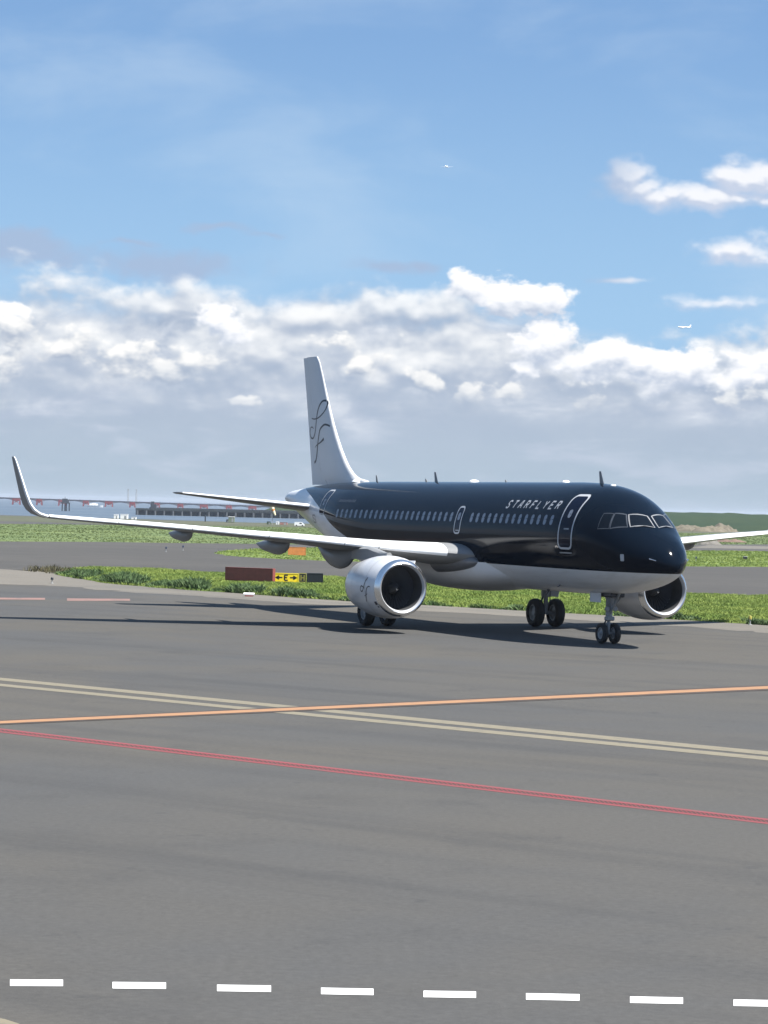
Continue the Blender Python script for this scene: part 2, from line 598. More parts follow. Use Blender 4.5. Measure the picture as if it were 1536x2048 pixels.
def asphalt_material(name, base, tint, dark, patch=1.0):
    m = bpy.data.materials.new(name)
    m.use_nodes = True
    t = NT(m.node_tree)
    p = m.node_tree.nodes['Principled BSDF']
    pos = ground_coords(t)
    big = t.noise(pos, 0.045, 5, 0.6, dist=0.6)
    # worn lanes and rolled passes run along the taxi route
    ang = t.node('ShaderNodeVectorRotate', rotation_type='Z_AXIS')
    t.l.new(pos, ang.inputs['Vector'])
    ang.inputs['Angle'].default_value = math.radians(38)
    lane = t.noise(t.vm('MULTIPLY', ang.outputs[0], (0.05, 0.9, 1)), 0.55, 5, 0.62)
    mid = t.noise(pos, 0.35, 5, 0.65)
    fine = t.noise(pos, 9.0, 4, 0.75)
    spot = t.noise(pos, 1.3, 3, 0.5)
    grit = t.noise(pos, 60.0, 2, 0.8)
    c = t.mix(t.smooth(big, 0.35, 0.68), base, tint)
    c = t.mix(t.smooth(lane, 0.46, 0.72, 0, 0.55 * patch), c, dark)
    c = t.mix(t.smooth(mid, 0.50, 0.78, 0, 0.5 * patch), c, dark)
    c = t.mix(t.smooth(spot, 0.66, 0.74, 0, 0.55 * patch), c, dark)
    cr = t.node('ShaderNodeTexVoronoi', feature='DISTANCE_TO_EDGE')
    cr.inputs['Scale'].default_value = 0.16
    t.l.new(t.vm('MULTIPLY_ADD', t.noise(pos, 0.8, 4, 0.7, out=1), (1.6, 1.6, 0), pos), cr.inputs['Vector'])
    crack = t.m('MULTIPLY', t.smooth(cr.outputs['Distance'], 0.0, 0.006, 1.0, 0.0), t.smooth(mid, 0.45, 0.62, 0, 0.5 * patch))
    c = t.mix(crack, c, dark)
    k = t.m('MULTIPLY', t.lin(fine, 0.25, 0.75, 0.80, 1.20), t.lin(grit, 0.25, 0.75, 0.78, 1.22))
    cmb = t.node('ShaderNodeCombineColor')
    for i in range(3):
        t.l.new(k, cmb.inputs[i])
    t.l.new(t.mix(1.0, c, cmb.outputs[0], 'MULTIPLY'), p.inputs['Base Color'])
    p.inputs['Roughness'].default_value = 0.9
    p.inputs['Specular IOR Level'].default_value = 0.25
    b = t.node('ShaderNodeBump')
    b.inputs['Strength'].default_value = 0.25
    b.inputs['Distance'].default_value = 0.01
    t.l.new(grit, b.inputs['Height'])
    t.l.new(b.outputs[0], p.inputs['Normal'])
    return m


M_APRON = asphalt_material('apron_asphalt', (0.0700, 0.0650, 0.0565), (0.0560, 0.0570, 0.0580), (0.0410, 0.0410, 0.0410))
M_TAXI = asphalt_material('taxiway_asphalt', (0.0532, 0.0507, 0.0472), (0.0656, 0.0620, 0.0568), (0.0373, 0.0365, 0.0355))
M_SAND = asphalt_material('sandy_shoulder', (0.1322, 0.1208, 0.1026), (0.1140, 0.1072, 0.0935), (0.0775, 0.0752, 0.0707), 0.8)


def grass_material(name, a, b, c, scale=0.25, rough=0.8):
    m = bpy.data.materials.new(name)
    m.use_nodes = True
    t = NT(m.node_tree)
    p = m.node_tree.nodes['Principled BSDF']
    pos = ground_coords(t)
    n1 = t.noise(pos, scale, 5, 0.65, dist=0.5)
    n2 = t.noise(pos, scale * 9, 4, 0.7)
    c1 = t.mix(t.smooth(n1, 0.36, 0.64), a, b)
    c1 = t.mix(t.smooth(n2, 0.48, 0.74, 0, 0.75), c1, c)
    t.l.new(c1, p.inputs['Base Color'])
    p.inputs['Roughness'].default_value = rough
    p.inputs['Specular IOR Level'].default_value = 0.2
    return m


M_GRASS = grass_material('grass_leaf', (0.115, 0.175, 0.038), (0.200, 0.250, 0.060), (0.085, 0.130, 0.034), 0.16)
M_GRASS_FAR = grass_material('grass_far_leaf', (0.0875, 0.1231, 0.0454), (0.1231, 0.1555, 0.0551), (0.0680, 0.0940, 0.0389), 0.06)
M_WEED = grass_material('weed_leaf', (0.0408, 0.0816, 0.0245), (0.0857, 0.1346, 0.0530), (0.1795, 0.2285, 0.1224), 0.5)
M_SOIL = grass_material('turf_soil', (0.085, 0.130, 0.030), (0.14, 0.175, 0.045), (0.08, 0.085, 0.04), 0.15)
M_DRY = grass_material('dry_grass', (0.1061, 0.0936, 0.0530), (0.0749, 0.0749, 0.0374), (0.0624, 0.0437, 0.0250), 0.6)
M_SCRUB = grass_material('scrub', (0.0648, 0.0720, 0.0408), (0.0888, 0.0864, 0.0600), (0.0384, 0.0504, 0.0240), 0.03)
M_BANK = grass_material('embankment_grass', (0.0179, 0.0342, 0.0134), (0.0253, 0.0417, 0.0149), (0.0134, 0.0253, 0.0119), 0.02)
M_EARTH = grass_material('earth_mound', (0.1382, 0.1190, 0.0883), (0.1075, 0.0960, 0.0730), (0.0768, 0.0768, 0.0461), 0.08)


def water_material():
    m = bpy.data.materials.new('bay_water')
    m.use_nodes = True
    t = NT(m.node_tree)
    p = m.node_tree.nodes['Principled BSDF']
    pos = ground_coords(t)
    n = t.noise(t.vm('MULTIPLY', pos, (0.25, 1, 1)), 0.010, 6, 0.6)
    t.l.new(t.mix(t.smooth(n, 0.35, 0.65), (0.060, 0.085, 0.115), (0.095, 0.120, 0.150)), p.inputs['Base Color'])
    p.inputs['Roughness'].default_value = 0.45
    p.inputs['IOR'].default_value = 1.2
    b = t.node('ShaderNodeBump')
    b.inputs['Strength'].default_value = 0.9
    b.inputs['Distance'].default_value = 0.5
    t.l.new(t.noise(pos, 0.35, 4, 0.6), b.inputs['Height'])
    t.l.new(b.outputs[0], p.inputs['Normal'])
    return m


M_WATER = water_material()

# ------------------------------------------------------------------ setting: ground, water
WATER_Z = -2.0
SHORE = [(-1600, 735), (-700, 730), (-160, 722), (-101, 716), (-60, 690), (-32, 662), (0, 690), (60, 900), (140, 1300), (400, 1500), (1800, 1600)]
mb = MB()
n = len(SHORE)
vs_ = [(-1600, -300, 0), (1800, -300, 0)] + [(x, y, 0) for x, y in SHORE[::-1]]
mb.add(vs_, [tuple(range(len(vs_)))])
structure(mb.build('ground', M_APRON, smooth=False))
# sea wall closing the land edge
mb = MB()
mb.grid([[(x, y, 0) for x, y in SHORE], [(x, y + 3, WATER_Z - 0.5) for x, y in SHORE]])
structure(mb.build('sea_wall', mat('sea_wall_stone', (0.2, 0.2, 0.19), 0.85, var=0.3, vscale=0.2), smooth=False))
mb = MB()
mb.add([(-9000, 640, WATER_Z), (9000, 640, WATER_Z), (9000, 16000, WATER_Z), (-9000, 16000, WATER_Z)], [(0, 1, 2, 3)])
structure(mb.build('water', M_WATER, smooth=False))


def sheet(name, pts, z, m):
    """flat sheet on the ground over a picture-measured outline, ragged like a real verge"""
    mb_ = MB()
    mb_.add([(x, y, z) for x, y in pts], [tuple(range(len(pts)))])
    return structure(mb_.build(name, m, smooth=False))


def outline(front, back, jitter=0.0, step=1.5):
    P = [gnd(*q)[:2] for q in front] + [gnd(*q)[:2] for q in back]
    out = []
    for i in range(len(P)):
        a, b = np.array(P[i]), np.array(P[(i + 1) % len(P)])
        L = np.linalg.norm(b - a)
        k = max(1, int(min(L / step, 80)))
        for j in range(k):
            q = a + (b - a) * j / k
            out.append(tuple(q + rng.normal(0, jitter, 2)))
    return out


I1F = [(112, 1149), (140, 1155), (200, 1164), (250, 1170), (350, 1178), (480, 1187), (600, 1196), (700, 1203), (860, 1211), (1000, 1219), (1200, 1230), (1400, 1242),
       (1536, 1251), (2000, 1280)]
I1B = [(2000, 1206), (1536, 1192), (1365, 1187), (1100, 1178), (900, 1169), (700, 1158), (640, 1154), (460, 1147), (330, 1140), (200, 1136), (125, 1141)]
I2F = [(428, 1106), (450, 1111), (500, 1115), (560, 1118), (650, 1122), (900, 1127), (1200, 1130), (1370, 1133), (1536, 1134), (2000, 1140)]
I2B = [(2000, 1108), (1536, 1103), (1370, 1102), (1000, 1098), (700, 1095), (590, 1096), (500, 1099), (445, 1102)]
I3F = [(-400, 1084), (0, 1083), (200, 1084), (340, 1086), (520, 1088), (660, 1090), (1000, 1091), (1370, 1089), (1536, 1089), (2000, 1091)]
I3B = [(2000, 1073), (1536, 1069), (1370, 1066), (800, 1058), (400, 1052), (130, 1049), (0, 1048), (-400, 1044)]
P1, P2, P3 = outline(I1F, I1B, 0.15), outline(I2F, I2B, 0.2), outline(I3F, I3B, 0.3, 4)
S1F = [(-400, 1165), (-100, 1166), (0, 1168), (120, 1172), (250, 1184), (350, 1190), (480, 1198), (600, 1207), (700, 1214), (860, 1223), (1000, 1231), (1200, 1243), (1400, 1256), (1536, 1266),
       (2000, 1297)]
S1B = [(2000, 1270), (1536, 1245), (1400, 1236), (1000, 1214), (700, 1198), (480, 1182), (250, 1166), (140, 1150), (60, 1141), (0, 1138), (-400, 1134)]
sheet('sandy_shoulder', outline(S1F, S1B, 0.25, 1.0), 0.004, M_SAND)
T1 = outline([(-400, 1134), (0, 1138), (60, 1142), (200, 1142), (640, 1158), (900, 1174), (1365, 1193), (2000, 1213)],
             [(2000, 1137), (1370, 1130), (900, 1124), (560, 1115), (440, 1106), (428, 1100), (600, 1088), (340, 1083), (0, 1079), (-400, 1080)], 0.0)
sheet('taxiway', T1, 0.004, M_TAXI)
sheet('grass_verge', P1, 0.012, M_SOIL)
sheet('grass_strip', P2, 0.012, M_SOIL)
sheet('grass_field', P3, 0.012, M_GRASS_FAR)
sheet('scrubland', [(-1400, 640), (-101, 560), (-60, 530), (20, 500), (60, 470), (400, 470), (1500, 700), (1500, 1550), (400, 1460), (150, 1270), (70, 880), (4, 684), (-32, 656), (-62, 682),
                    (-160, 714), (-1400, 722)], 0.010, M_SCRUB)
# pale service road on the far right
sheet('service_road', [gnd(*q)[:2] for q in [(1380, 1096), (1536, 1099), (1700, 1102), (1700, 1099), (1536, 1093), (1420, 1090)]], 0.018, M_SAND)


# ------------------------------------------------------------------ grass blades
def inside(poly, X, Y):
    poly = np.array(poly)
    x0, y0 = poly[:, 0], poly[:, 1]
    x1, y1 = np.roll(x0, -1), np.roll(y0, -1)
    res = np.zeros(len(X), bool)
    for a, b, c, d in zip(x0, y0, x1, y1):
        if b == d:
            continue
        hitp = ((b > Y) != (d > Y)) & (X < (c - a) * (Y - b) / (d - b) + a)
        res ^= hitp
    return res


def scatter(poly, count, xmin, xmax):
    poly_a = np.array(poly)
    lo, hi = poly_a.min(0), poly_a.max(0)
    lo[0], hi[0] = max(lo[0], xmin), min(hi[0], xmax)
    X = rng.uniform(lo[0], hi[0], count * 6)
    Y = rng.uniform(lo[1], hi[1], count * 6)
    k = inside(poly, X, Y)
    # inside the view, with a margin for a step to the side
    k &= np.abs(X) < Y * 0.155 + 6
    X, Y = X[k][:count], Y[k][:count]
    return X, Y


def vnoise(X, Y, s, seed):
    r = np.random.default_rng(seed)
    T = r.random((64, 64))
    a, b = X / s, Y / s
    i, j = np.floor(a).astype(int), np.floor(b).astype(int)
    fa, fb = a - i, b - j
    fa, fb = fa * fa * (3 - 2 * fa), fb * fb * (3 - 2 * fb)
    g = lambda p, q: T[p % 64, q % 64]
    return (g(i, j) * (1 - fa) + g(i + 1, j) * fa) * (1 - fb) + (g(i, j + 1) * (1 - fa) + g(i + 1, j + 1) * fa) * fb


def blades(name, X, Y, H, W, m, spread=0.6, per=4, z0=0.0):
    N = len(X)
    X, Y, H, W = (np.repeat(a, per) for a in (X, Y, H, W))
    n_ = N * per
    X = X + rng.normal(0, 1, n_) * W * 1.4
    Y = Y + rng.normal(0, 1, n_) * W * 1.4
    a = rng.uniform(0, 2 * np.pi, n_)
    h = H * rng.uniform(0.55, 1.15, n_)
    lx, ly = rng.normal(0, spread, n_) * h, rng.normal(0, spread, n_) * h
    w = W * rng.uniform(0.5, 1.2, n_)
    V0 = np.stack([X - np.cos(a) * w, Y - np.sin(a) * w, np.full(n_, z0)], 1)
    V1 = np.stack([X + np.cos(a) * w, Y + np.sin(a) * w, np.full(n_, z0)], 1)
    V2 = np.stack([X + lx * .5 + np.cos(a) * w * .8, Y + ly * .5 + np.sin(a) * w * .8, z0 + h * .6], 1)
    V3 = np.stack([X + lx, Y + ly, z0 + h], 1)
    vv = np.stack([V0, V1, V2, V3], 1).reshape(-1, 3)
    b = np.arange(n_) * 4
    ff = np.stack([np.stack([b, b + 1, b + 2], 1), np.stack([b, b + 2, b + 3], 1)], 1).reshape(-1, 3)
    me = bpy.data.meshes.new(name)
    me.vertices.add(len(vv))
    me.vertices.foreach_set('co', vv.astype(np.float32).ravel())
    me.loops.add(ff.size)
    me.loops.foreach_set('vertex_index', ff.astype(np.int32).ravel())
    me.polygons.add(len(ff))
    me.polygons.foreach_set('loop_start', np.arange(0, ff.size, 3, dtype=np.int32))
    me.update(calc_edges=True)
    me.materials.append(m)
    o = bpy.data.objects.new(name, me)
    col.objects.link(o)
    o['kind'] = 'stuff'
    return o


X, Y = scatter(P1, 85000, -40, 40)
hn = vnoise(X, Y, 3.0, 1) * 0.6 + vnoise(X, Y, 0.9, 2) * 0.4
tag(blades('grass', X, Y, 0.04 + 0.24 * hn ** 1.3, np.full(len(X), 0.019), M_GRASS, 0.6), 'lush green uncut grass on the verge behind the airliner', 'grass')
X, Y = scatter(P2, 26000, -60, 70)
hn = vnoise(X, Y, 5.0, 3) * 0.6 + vnoise(X, Y, 1.5, 4) * 0.4
tag(blades('grass', X, Y, 0.04 + 0.24 * hn ** 1.3, np.full(len(X), 0.030), M_GRASS, 0.6), 'green grass on the tapering strip beyond the taxiway', 'grass')
X, Y = scatter(P3, 36000, -110, 110)
hn = vnoise(X, Y, 9.0, 5) * 0.7 + vnoise(X, Y, 3, 6) * 0.3
tag(blades('grass', X, Y, 0.04 + 0.20 * hn ** 1.4, np.full(len(X), 0.05), M_GRASS_FAR, 0.5), 'bright green grass on the far field before the bay', 'grass')
# darker weeds standing along the near edge of the verge
edge = np.array([gnd(*q)[:2] for q in I1F[:-1]])
seg = np.linalg.norm(np.diff(edge, axis=0), axis=1)
cum = np.r_[0, np.cumsum(seg)]
s_ = rng.uniform(0, cum[-1], 16000)
i_ = np.clip(np.searchsorted(cum, s_) - 1, 0, len(seg) - 1)
f_ = (s_ - cum[i_]) / seg[i_]
EX = edge[i_, 0] + (edge[i_ + 1, 0] - edge[i_, 0]) * f_
EY = edge[i_, 1] + (edge[i_ + 1, 1] - edge[i_, 1]) * f_
off = np.abs(rng.normal(0, 1.0, len(EX))) + 0.1
clump = vnoise(EX, EY + 50, 1.3, 8) * 0.6 + vnoise(EX, EY, 0.5, 9) * 0.4
keep = clump > 0.40
EX, EY, off, clump = EX[keep], EY[keep], off[keep], clump[keep]
left = np.clip((4 - EX) / 20, 0, 1)
tag(blades('weeds', EX, EY + off * (1.0 + 3.0 * left), (0.05 + 0.95 * (clump - 0.38)) * (0.75 + 0.45 * left), np.full(len(EX), 0.05), M_WEED, 0.45, 5),
    'dark leafy weeds along the near edge of the grass verge', 'weeds')
X, Y = scatter([(-23.6, 178), (-20.2, 172), (-20.2, 181), (-23.9, 183)], 200, -40, 0)
k = vnoise(X, Y, 1.0, 11) > 0.45
tag(blades('dry_weeds', X[k], Y[k], np.full(k.sum(), 0.42), np.full(k.sum(), 0.035), M_DRY, 0.3, 3), 'brown dry stalks at the left tip of the grass verge', 'weeds')


# ------------------------------------------------------------------ painted markings
def paint_material(name, c, wear=0.5, base=(0.072, 0.069, 0.063), scale=3.0):
    m = bpy.data.materials.new(name)
    m.use_nodes = True
    t = NT(m.node_tree)
    p = m.node_tree.nodes['Principled BSDF']
    pos = ground_coords(t)
    n = t.noise(pos, scale, 6, 0.72)
    t.l.new(t.mix(t.smooth(n, 0.60 - 0.25 * wear, 0.85 - 0.1 * wear, 0, wear), c, base), p.inputs['Base Color'])
    p.inputs['Roughness'].default_value = 0.75
    return m


M_DASH = paint_material('fresh_white_paint', (0.62, 0.62, 0.61), 0.22, scale=7)
M_LINE = paint_material('worn_cream_paint', (0.1613, 0.1423, 0.0976), 0.65)
M_ORANGE = paint_material('worn_orange_paint', (0.2688, 0.1440, 0.0700), 0.55, scale=1.6)
M_ORANGE_EDGE = paint_material('line_border', (0.0408, 0.0288, 0.0216), 0.3)
M_RED = paint_material('worn_red_paint', (0.1850, 0.0360, 0.0390), 0.6, scale=1.7)
M_REDPALE = paint_material('faded_red_paint', (0.20, 0.115, 0.095), 0.85, scale=1.3)


def line(name, a, b, m, z, ext=0.4, cuts=1, wob=0.0):
    """marking between two picture-measured ends; each end is (px, py_top, py_bottom)"""
    def lerp(t):
        return tuple(a[i] + (b[i] - a[i]) * t for i in range(3))
    vs2, fs2 = [], []
    for k in range(cuts + 1):
        t = -ext + (1 + 2 * ext) * k / cuts
        x, y0, y1 = lerp(t)
        p0, p1 = gnd(x, y0), gnd(x, y1)
        vs2 += [(p0[0], p0[1], z), (p1[0], p1[1], z)]
    for k in range(cuts):
        fs2.append((2 * k, 2 * k + 1, 2 * k + 3, 2 * k + 2))
    mb_ = MB()
    mb_.add(vs2, fs2)
    return structure(mb_.build(name, m, smooth=False))


line('cream_line', (0, 1355.5, 1361), (1536, 1503, 1510.5), M_LINE, 0.004)
line('cream_line', (0, 1367.5, 1372.5), (1536, 1514, 1521), M_LINE, 0.004)
line('orange_line_border', (0, 1441, 1450), (1536, 1370, 1381), M_ORANGE_EDGE, 0.008)
line('orange_line', (0, 1443, 1448), (1536, 1372.8, 1378.3), M_ORANGE, 0.012)
line('red_line', (0, 1457, 1459.6), (1536, 1638, 1641), M_RED, 0.004)
line('red_line', (0, 1462.5, 1465), (1536, 1645.5, 1648.5), M_RED, 0.004)
# slanting bars between the two red edges
mb = MB()
for k in range(300):
    t0 = -0.4 + 1.8 * k / 300
    x0 = 1536 * t0
    yt = 1459.0 + (1640.5 - 1459.0) * t0
    x1 = x0 + 9
    yb = 1463.2 + (1646.0 - 1463.2) * (x1 / 1536)
    q = [gnd(x0, yt), gnd(x0 + 3.0, yt + 0.35), gnd(x1 + 3.0, yb + 0.35), gnd(x1, yb)]
    mb.add([(p[0], p[1], 0.008) for p in q], [(0, 1, 2, 3)])
structure(mb.build('red_hatching', M_RED, smooth=False))
line('faded_red_line', (-200, 1195, 1198), (90, 1196, 1200), M_REDPALE, 0.009, 0)
line('faded_red_line', (134, 1197, 1202), (260, 1198, 1202), M_REDPALE, 0.009, 0)
for (xa, xb, ya, yb) in [(20, 126, 1966, 1966.5), (225, 332, 1971, 1972), (434, 542, 1976.5, 1978), (642, 747, 1982.5, 1984.5), (847, 952, 1988.5, 1990), (1052, 1159, 1993.5, 1995.5),
                         (1260, 1366, 2000, 2002), (1467, 1573, 2006, 2008), (-188, -80, 1960, 1960.5)]:
    line('road_dash', (xa, ya - 6.5, ya + 6.5), (xb, yb - 6.5, yb + 6.5), M_DASH, 0.004, 0)
# the pale kerb line just entering at the lower left
mb = MB()
arc = [(-40, 2031), (-15, 2034), (10, 2039), (35, 2047), (60, 2058), (90, 2074)]
q0 = [gnd(x, y) for x, y in arc]
q1 = [gnd(x - 8, y + 16) for x, y in arc]
mb.grid([[(p[0], p[1], 0.004) for p in q0], [(p[0], p[1], 0.004) for p in q1]])
structure(mb.build('cream_line', M_LINE, smooth=False))

# ------------------------------------------------------------------ the airliner
YAW = math.radians(90) - math.radians(-23.33369)
jet = empty('airliner', (10.321, 94.890, 0), YAW)
tag(jet, 'black airliner with white belly and white tail fin taxiing on the apron', 'airliner')

X0 = 0.25
TOP = [(0, 3.02), (.1, 3.32), (.3, 3.58), (.6, 3.84), (1.0, 4.09), (1.4, 4.30), (1.9, 4.64), (2.4, 4.97), (3.0, 5.30), (3.8, 5.60), (4.8, 5.79), (6, 5.88), (7.5, 5.91), (25, 5.91), (29, 5.88), (33, 5.74),
       (36, 5.52), (37.3, 5.38), (37.57, 5.25)]
BOT = [(0, 3.02), (.1, 2.77), (.3, 2.60), (.6, 2.46), (1.0, 2.33), (1.6, 2.18), (2.4, 2.03), (3.4, 1.91), (4.8, 1.83), (7, 1.77), (22.5, 1.75), (25, 1.95), (28, 2.50), (31, 3.2), (34, 3.95), (36.5, 4.62),
       (37.57, 4.95)]
HW = [(0, 0), (.1, .31), (.3, .55), (.6, .79), (1.0, 1.02), (1.6, 1.29), (2.4, 1.55), (3.4, 1.77), (4.6, 1.91), (6, 1.97), (7, 1.975), (24.5, 1.975), (27, 1.90), (29.5, 1.62), (32, 1.22), (34.5, .76),
      (36.5, .38), (37.57, .18)]


def table(T):
    f = pchip([math.sqrt(a) for a, b in T], [b for a, b in T])

    def g(x):
        x = np.asarray(x, float)
        x = np.where(x < 8, (x - X0) * 8 / (8 - X0), x)
        return f(np.sqrt(np.maximum(x, 0)))
    return g


f_top, f_bot, f_hw = table(TOP), table(BOT), table(HW)


def fus(x, th, off=0.0):
    t, b, w = float(f_top(x)), float(f_bot(x)), float(f_hw(x))
    return (x, (w + off) * math.sin(th), (t + b) / 2 + ((t - b) / 2 + off) * math.cos(th))


def fus_z(off=0.004, side=1):
    """surface point from station and height"""
    def fn(x, z):
        t, b = float(f_top(x)), float(f_bot(x))
        c = (z - (t + b) / 2) / ((t - b) / 2)
        th = math.acos(max(-1, min(1, c)))
        return fus(x, side * th, off)
    return fn


stations = list(X0 + np.linspace(0.0, 1, 44) ** 2 * 6) + list(np.linspace(6.6, 37.57, 90))
stations[0] = X0 + 1e-4
mb = MB()
mb.grid([[fus(x, 2 * math.pi * k / 96) for k in range(96)] for x in stations], True, True, True)
fuselage = mb.build('fuselage', M_FUS, jet, angle=60)


def rounded(x0, x1, z0, z1, r, n=4):
    out = []
    for cx, cz, a in ((x1 - r, z1 - r, 0), (x0 + r, z1 - r, 90), (x0 + r, z0 + r, 180), (x1 - r, z0 + r, 270)):
        for k in range(n + 1):
            t = math.radians(a + 90 * k / n)
            out.append((cx + r * math.cos(t), cz + r * math.sin(t)))
    return out


def densify(pts, step, closed=False):
    out = []
    for i in range(len(pts) if closed else len(pts) - 1):
        a, b = np.array(pts[i]), np.array(pts[(i + 1) % len(pts)])
        k = max(1, int(np.linalg.norm(b - a) / step))
        out += [tuple(a + (b - a) * j / k) for j in range(k)]
    if not closed:
        out.append(pts[-1])
    return out


def poly_on(fn, pts):
    return MB().add([fn(*p) for p in pts], [tuple(range(len(pts)))])


M_DOOR = mat('door_paint', (0.0031, 0.0056, 0.0168), 0.1)
M_DOOR.node_tree.nodes['Principled BSDF'].inputs['IOR'].default_value = 1.18


def door(x0, x1, z0, z1, r, w, name, win=None):
    pts = rounded(x0, x1, z0, z1, r)
    mb_ = MB()
    # curved leaf built as horizontal strips that follow the skin
    rows = []
    zs = np.linspace(z0, z1, 15)
    for z in zs:
        e = 0.0
        d_ = min(z - z0, z1 - z)
        if d_ < r:
            e = r - math.sqrt(max(0, r * r - (r - d_) ** 2))
        rows.append([fus_z(0.003)(x, z) for x in np.linspace(x0 + e, x1 - e, 5)])
    mb_.grid(rows)
    leaf = mb_.build(name, M_DOOR, jet)
    mb_ = MB()
    mb_.ribbon(fus_z(0.007), densify(pts, 0.12, True), w, True)
    o = mb_.build('door_outline', M_SILVER, leaf)
    if win:
        poly_on(fus_z(0.008), rounded(win[0] - .11, win[0] + .11, win[1] - .15, win[1] + .15, .09)).build('door_window', M_CABIN, leaf)
        MB().ribbon(fus_z(0.008), [(win[0] - .22, win[1] - .55), (win[0] + .12, win[1] - .55)], .05).build('door_handle', M_STRUT, leaf)
    return leaf


fd = door(4.53, 5.46, 3.46, 5.40, 0.20, 0.075, 'cabin_door', (4.98, 4.72))
M_TREAD = M_STRUT
MB().ribbon(fus_z(0.006), [(4.55, 3.30), (5.42, 3.30)], .05).build('door_sill_plate', M_STRUT, fd)
ed = door(13.95, 14.48, 3.84, 4.88, 0.16, 0.065, 'overwing_exit', (14.21, 4.50))
rd = door(28.86, 29.70, 4.42, 5.48, 0.16, 0.06, 'rear_door', (29.25, 4.95))

# cabin windows, each its own pane
wx = [6.16 + 0.53 * k for k in range(14)] + [14.95 + 0.543 * k for k in range(23)]
for x in wx:
    poly_on(fus_z(0.005), rounded(x - .118, x + .118, 4.29, 4.66, .10, 3)).build('cabin_window', M_CABIN, jet, recalc=True)


# cockpit panes
def pane(c4, off=0.006, n=7):
    (a, b, c, d) = c4
    rows = []
    for i in range(n):
        s = i / (n - 1)
        row = []
        for j in range(n):
            t = j / (n - 1)
            p0 = (a[0] + (b[0] - a[0]) * t, a[1] + (b[1] - a[1]) * t)
            p1 = (d[0] + (c[0] - d[0]) * t, d[1] + (c[1] - d[1]) * t)
            row.append(fus(p0[0] + (p1[0] - p0[0]) * s, p0[1] + (p1[1] - p0[1]) * s, off))
        rows.append(row)
    return MB().grid(rows)


FRONT = [(2.17, .075), (2.43, .46), (2.00, .655), (1.63, .075)]
SIDE = [(2.50, .53), (2.81, .69), (2.58, 1.04), (2.08, .735)]
AFT = [(2.86, .72), (3.20, .85), (3.10, 1.20), (2.64, 1.07)]
M_FRAME = mat('windscreen_frame', (0.17, 0.175, 0.185), 0.45)
for sgn in (1, -1):
    for k, Pn in enumerate((FRONT, SIDE, AFT)):
        P_ = [(a, b * sgn) for a, b in Pn]
        o = pane(P_).build('windscreen_pane' if k == 0 else 'cockpit_side_window', M_GLASS, jet)
        ring = densify(P_, 0.10, True)
        rw = []
        cx = sum(p[0] for p in P_) / 4
        ct = sum(p[1] for p in P_) / 4
        inner = [fus(p[0], p[1], 0.009) for p in ring]
        wdt = 0.075 if k == 0 else (0.07 if k == 1 else 0.04)
        outer = []
        for p in ring:
            vx, vt = p[0] - cx, (p[1] - ct) * 1.3
            L = math.hypot(vx, vt)
            outer.append(fus(p[0] + vx / L * wdt * 0.6, p[1] + (p[1] - ct) / L * wdt * 0.6, 0.009))
        MB().grid([inner + inner[:1], outer + outer[:1]]).build('window_frame', M_FRAME if k == 0 else M_DIMLETTER, o)
# wipers
for sgn in (1, -1):
    MB().tube([fus(1.60, .12 * sgn, .02), fus(1.75, .35 * sgn, .03), fus(1.86, .56 * sgn, .02)], .012, 6).build('wiper', M_INK, jet)

# lettering along the crown
GLYPH = {
    'S': [[(1, .85), (.75, 1), (.3, 1), (.08, .8), (.2, .6), (.75, .42), (.9, .2), (.7, 0), (.25, 0), (0, .15)]],
    'T': [[(0, 1), (1, 1)], [(.5, 1), (.5, 0)]],
    'A': [[(0, 0), (.35, 1), (.65, 1), (1, 0)], [(.15, .38), (.85, .38)]],
    'R': [[(0, 0), (0, 1), (.7, 1), (.95, .8), (.8, .52), (0, .5)], [(.45, .5), (1, 0)]],
    'F': [[(0, 0), (0, 1), (1, 1)], [(0, .52), (.75, .52)]],
    'L': [[(0, 1), (0, 0), (.95, 0)]],
    'Y': [[(0, 1), (.5, .5), (1, 1)], [(.5, .5), (.5, 0)]],
    'E': [[(1, 1), (0, 1), (0, 0), (1, 0)], [(0, .52), (.8, .52)]],
    'H': [[(0, 0), (0, 1)], [(1, 0), (1, 1)], [(0, .5), (1, .5)]],
}


def word(text, fn, x_start, z0, h, pitch, w, slant, stroke, direction=-1):
    mb_ = MB()
    for i, ch in enumerate(text):
        for st in GLYPH.get(ch, []):
            pts = [(x_start + direction * (i * pitch + u * w + v * slant), z0 + v * h) for u, v in st]
            mb_.ribbon(fn, densify(pts, 0.10), stroke)
    return mb_


for k, ch in enumerate('STARFLYER'):
    word(ch, fus_z(0.005), 10.40 - k * .512, 4.89, 0.265, 0.512, 0.225, 0.085, 0.056).build('letter', M_LETTER, fuselage)
# small unreadable line of lettering aft and a square mark on the white tail
mb = MB()
for k in range(13):
    x = 27.2 - k * 0.148
    mb.ribbon(fus_z(0.005), [(x, 4.97), (x - 0.03, 5.08)], 0.085)
mb.build('aft_lettering', M_DIMLETTER, jet)
mb = MB()
mb.ribbon(fus_z(0.005), rounded(30.45, 31.0, 4.03, 4.35, .05, 2), 0.07, True)
mb.ribbon(fus_z(0.005), [(30.5, 4.12), (30.95, 4.26)], 0.05)
mb.build('tail_mark', M_STRUT, jet)
# static plate, probes, small marks on the nose and belly
poly_on(fus_z(0.022), rounded(1.68, 1.84, 3.10, 3.34, .03, 2)).build('sensor_plate', M_SILVER, jet)
for sgn in (1, -1):
    MB().tube([fus(0.75, 1.45 * sgn, 0.0), fus(0.70, 1.45 * sgn, .09), fus(0.50, 1.45 * sgn, .11)], [.03, .02, .012], 8).build('pitot_probe', M_LIP, jet)


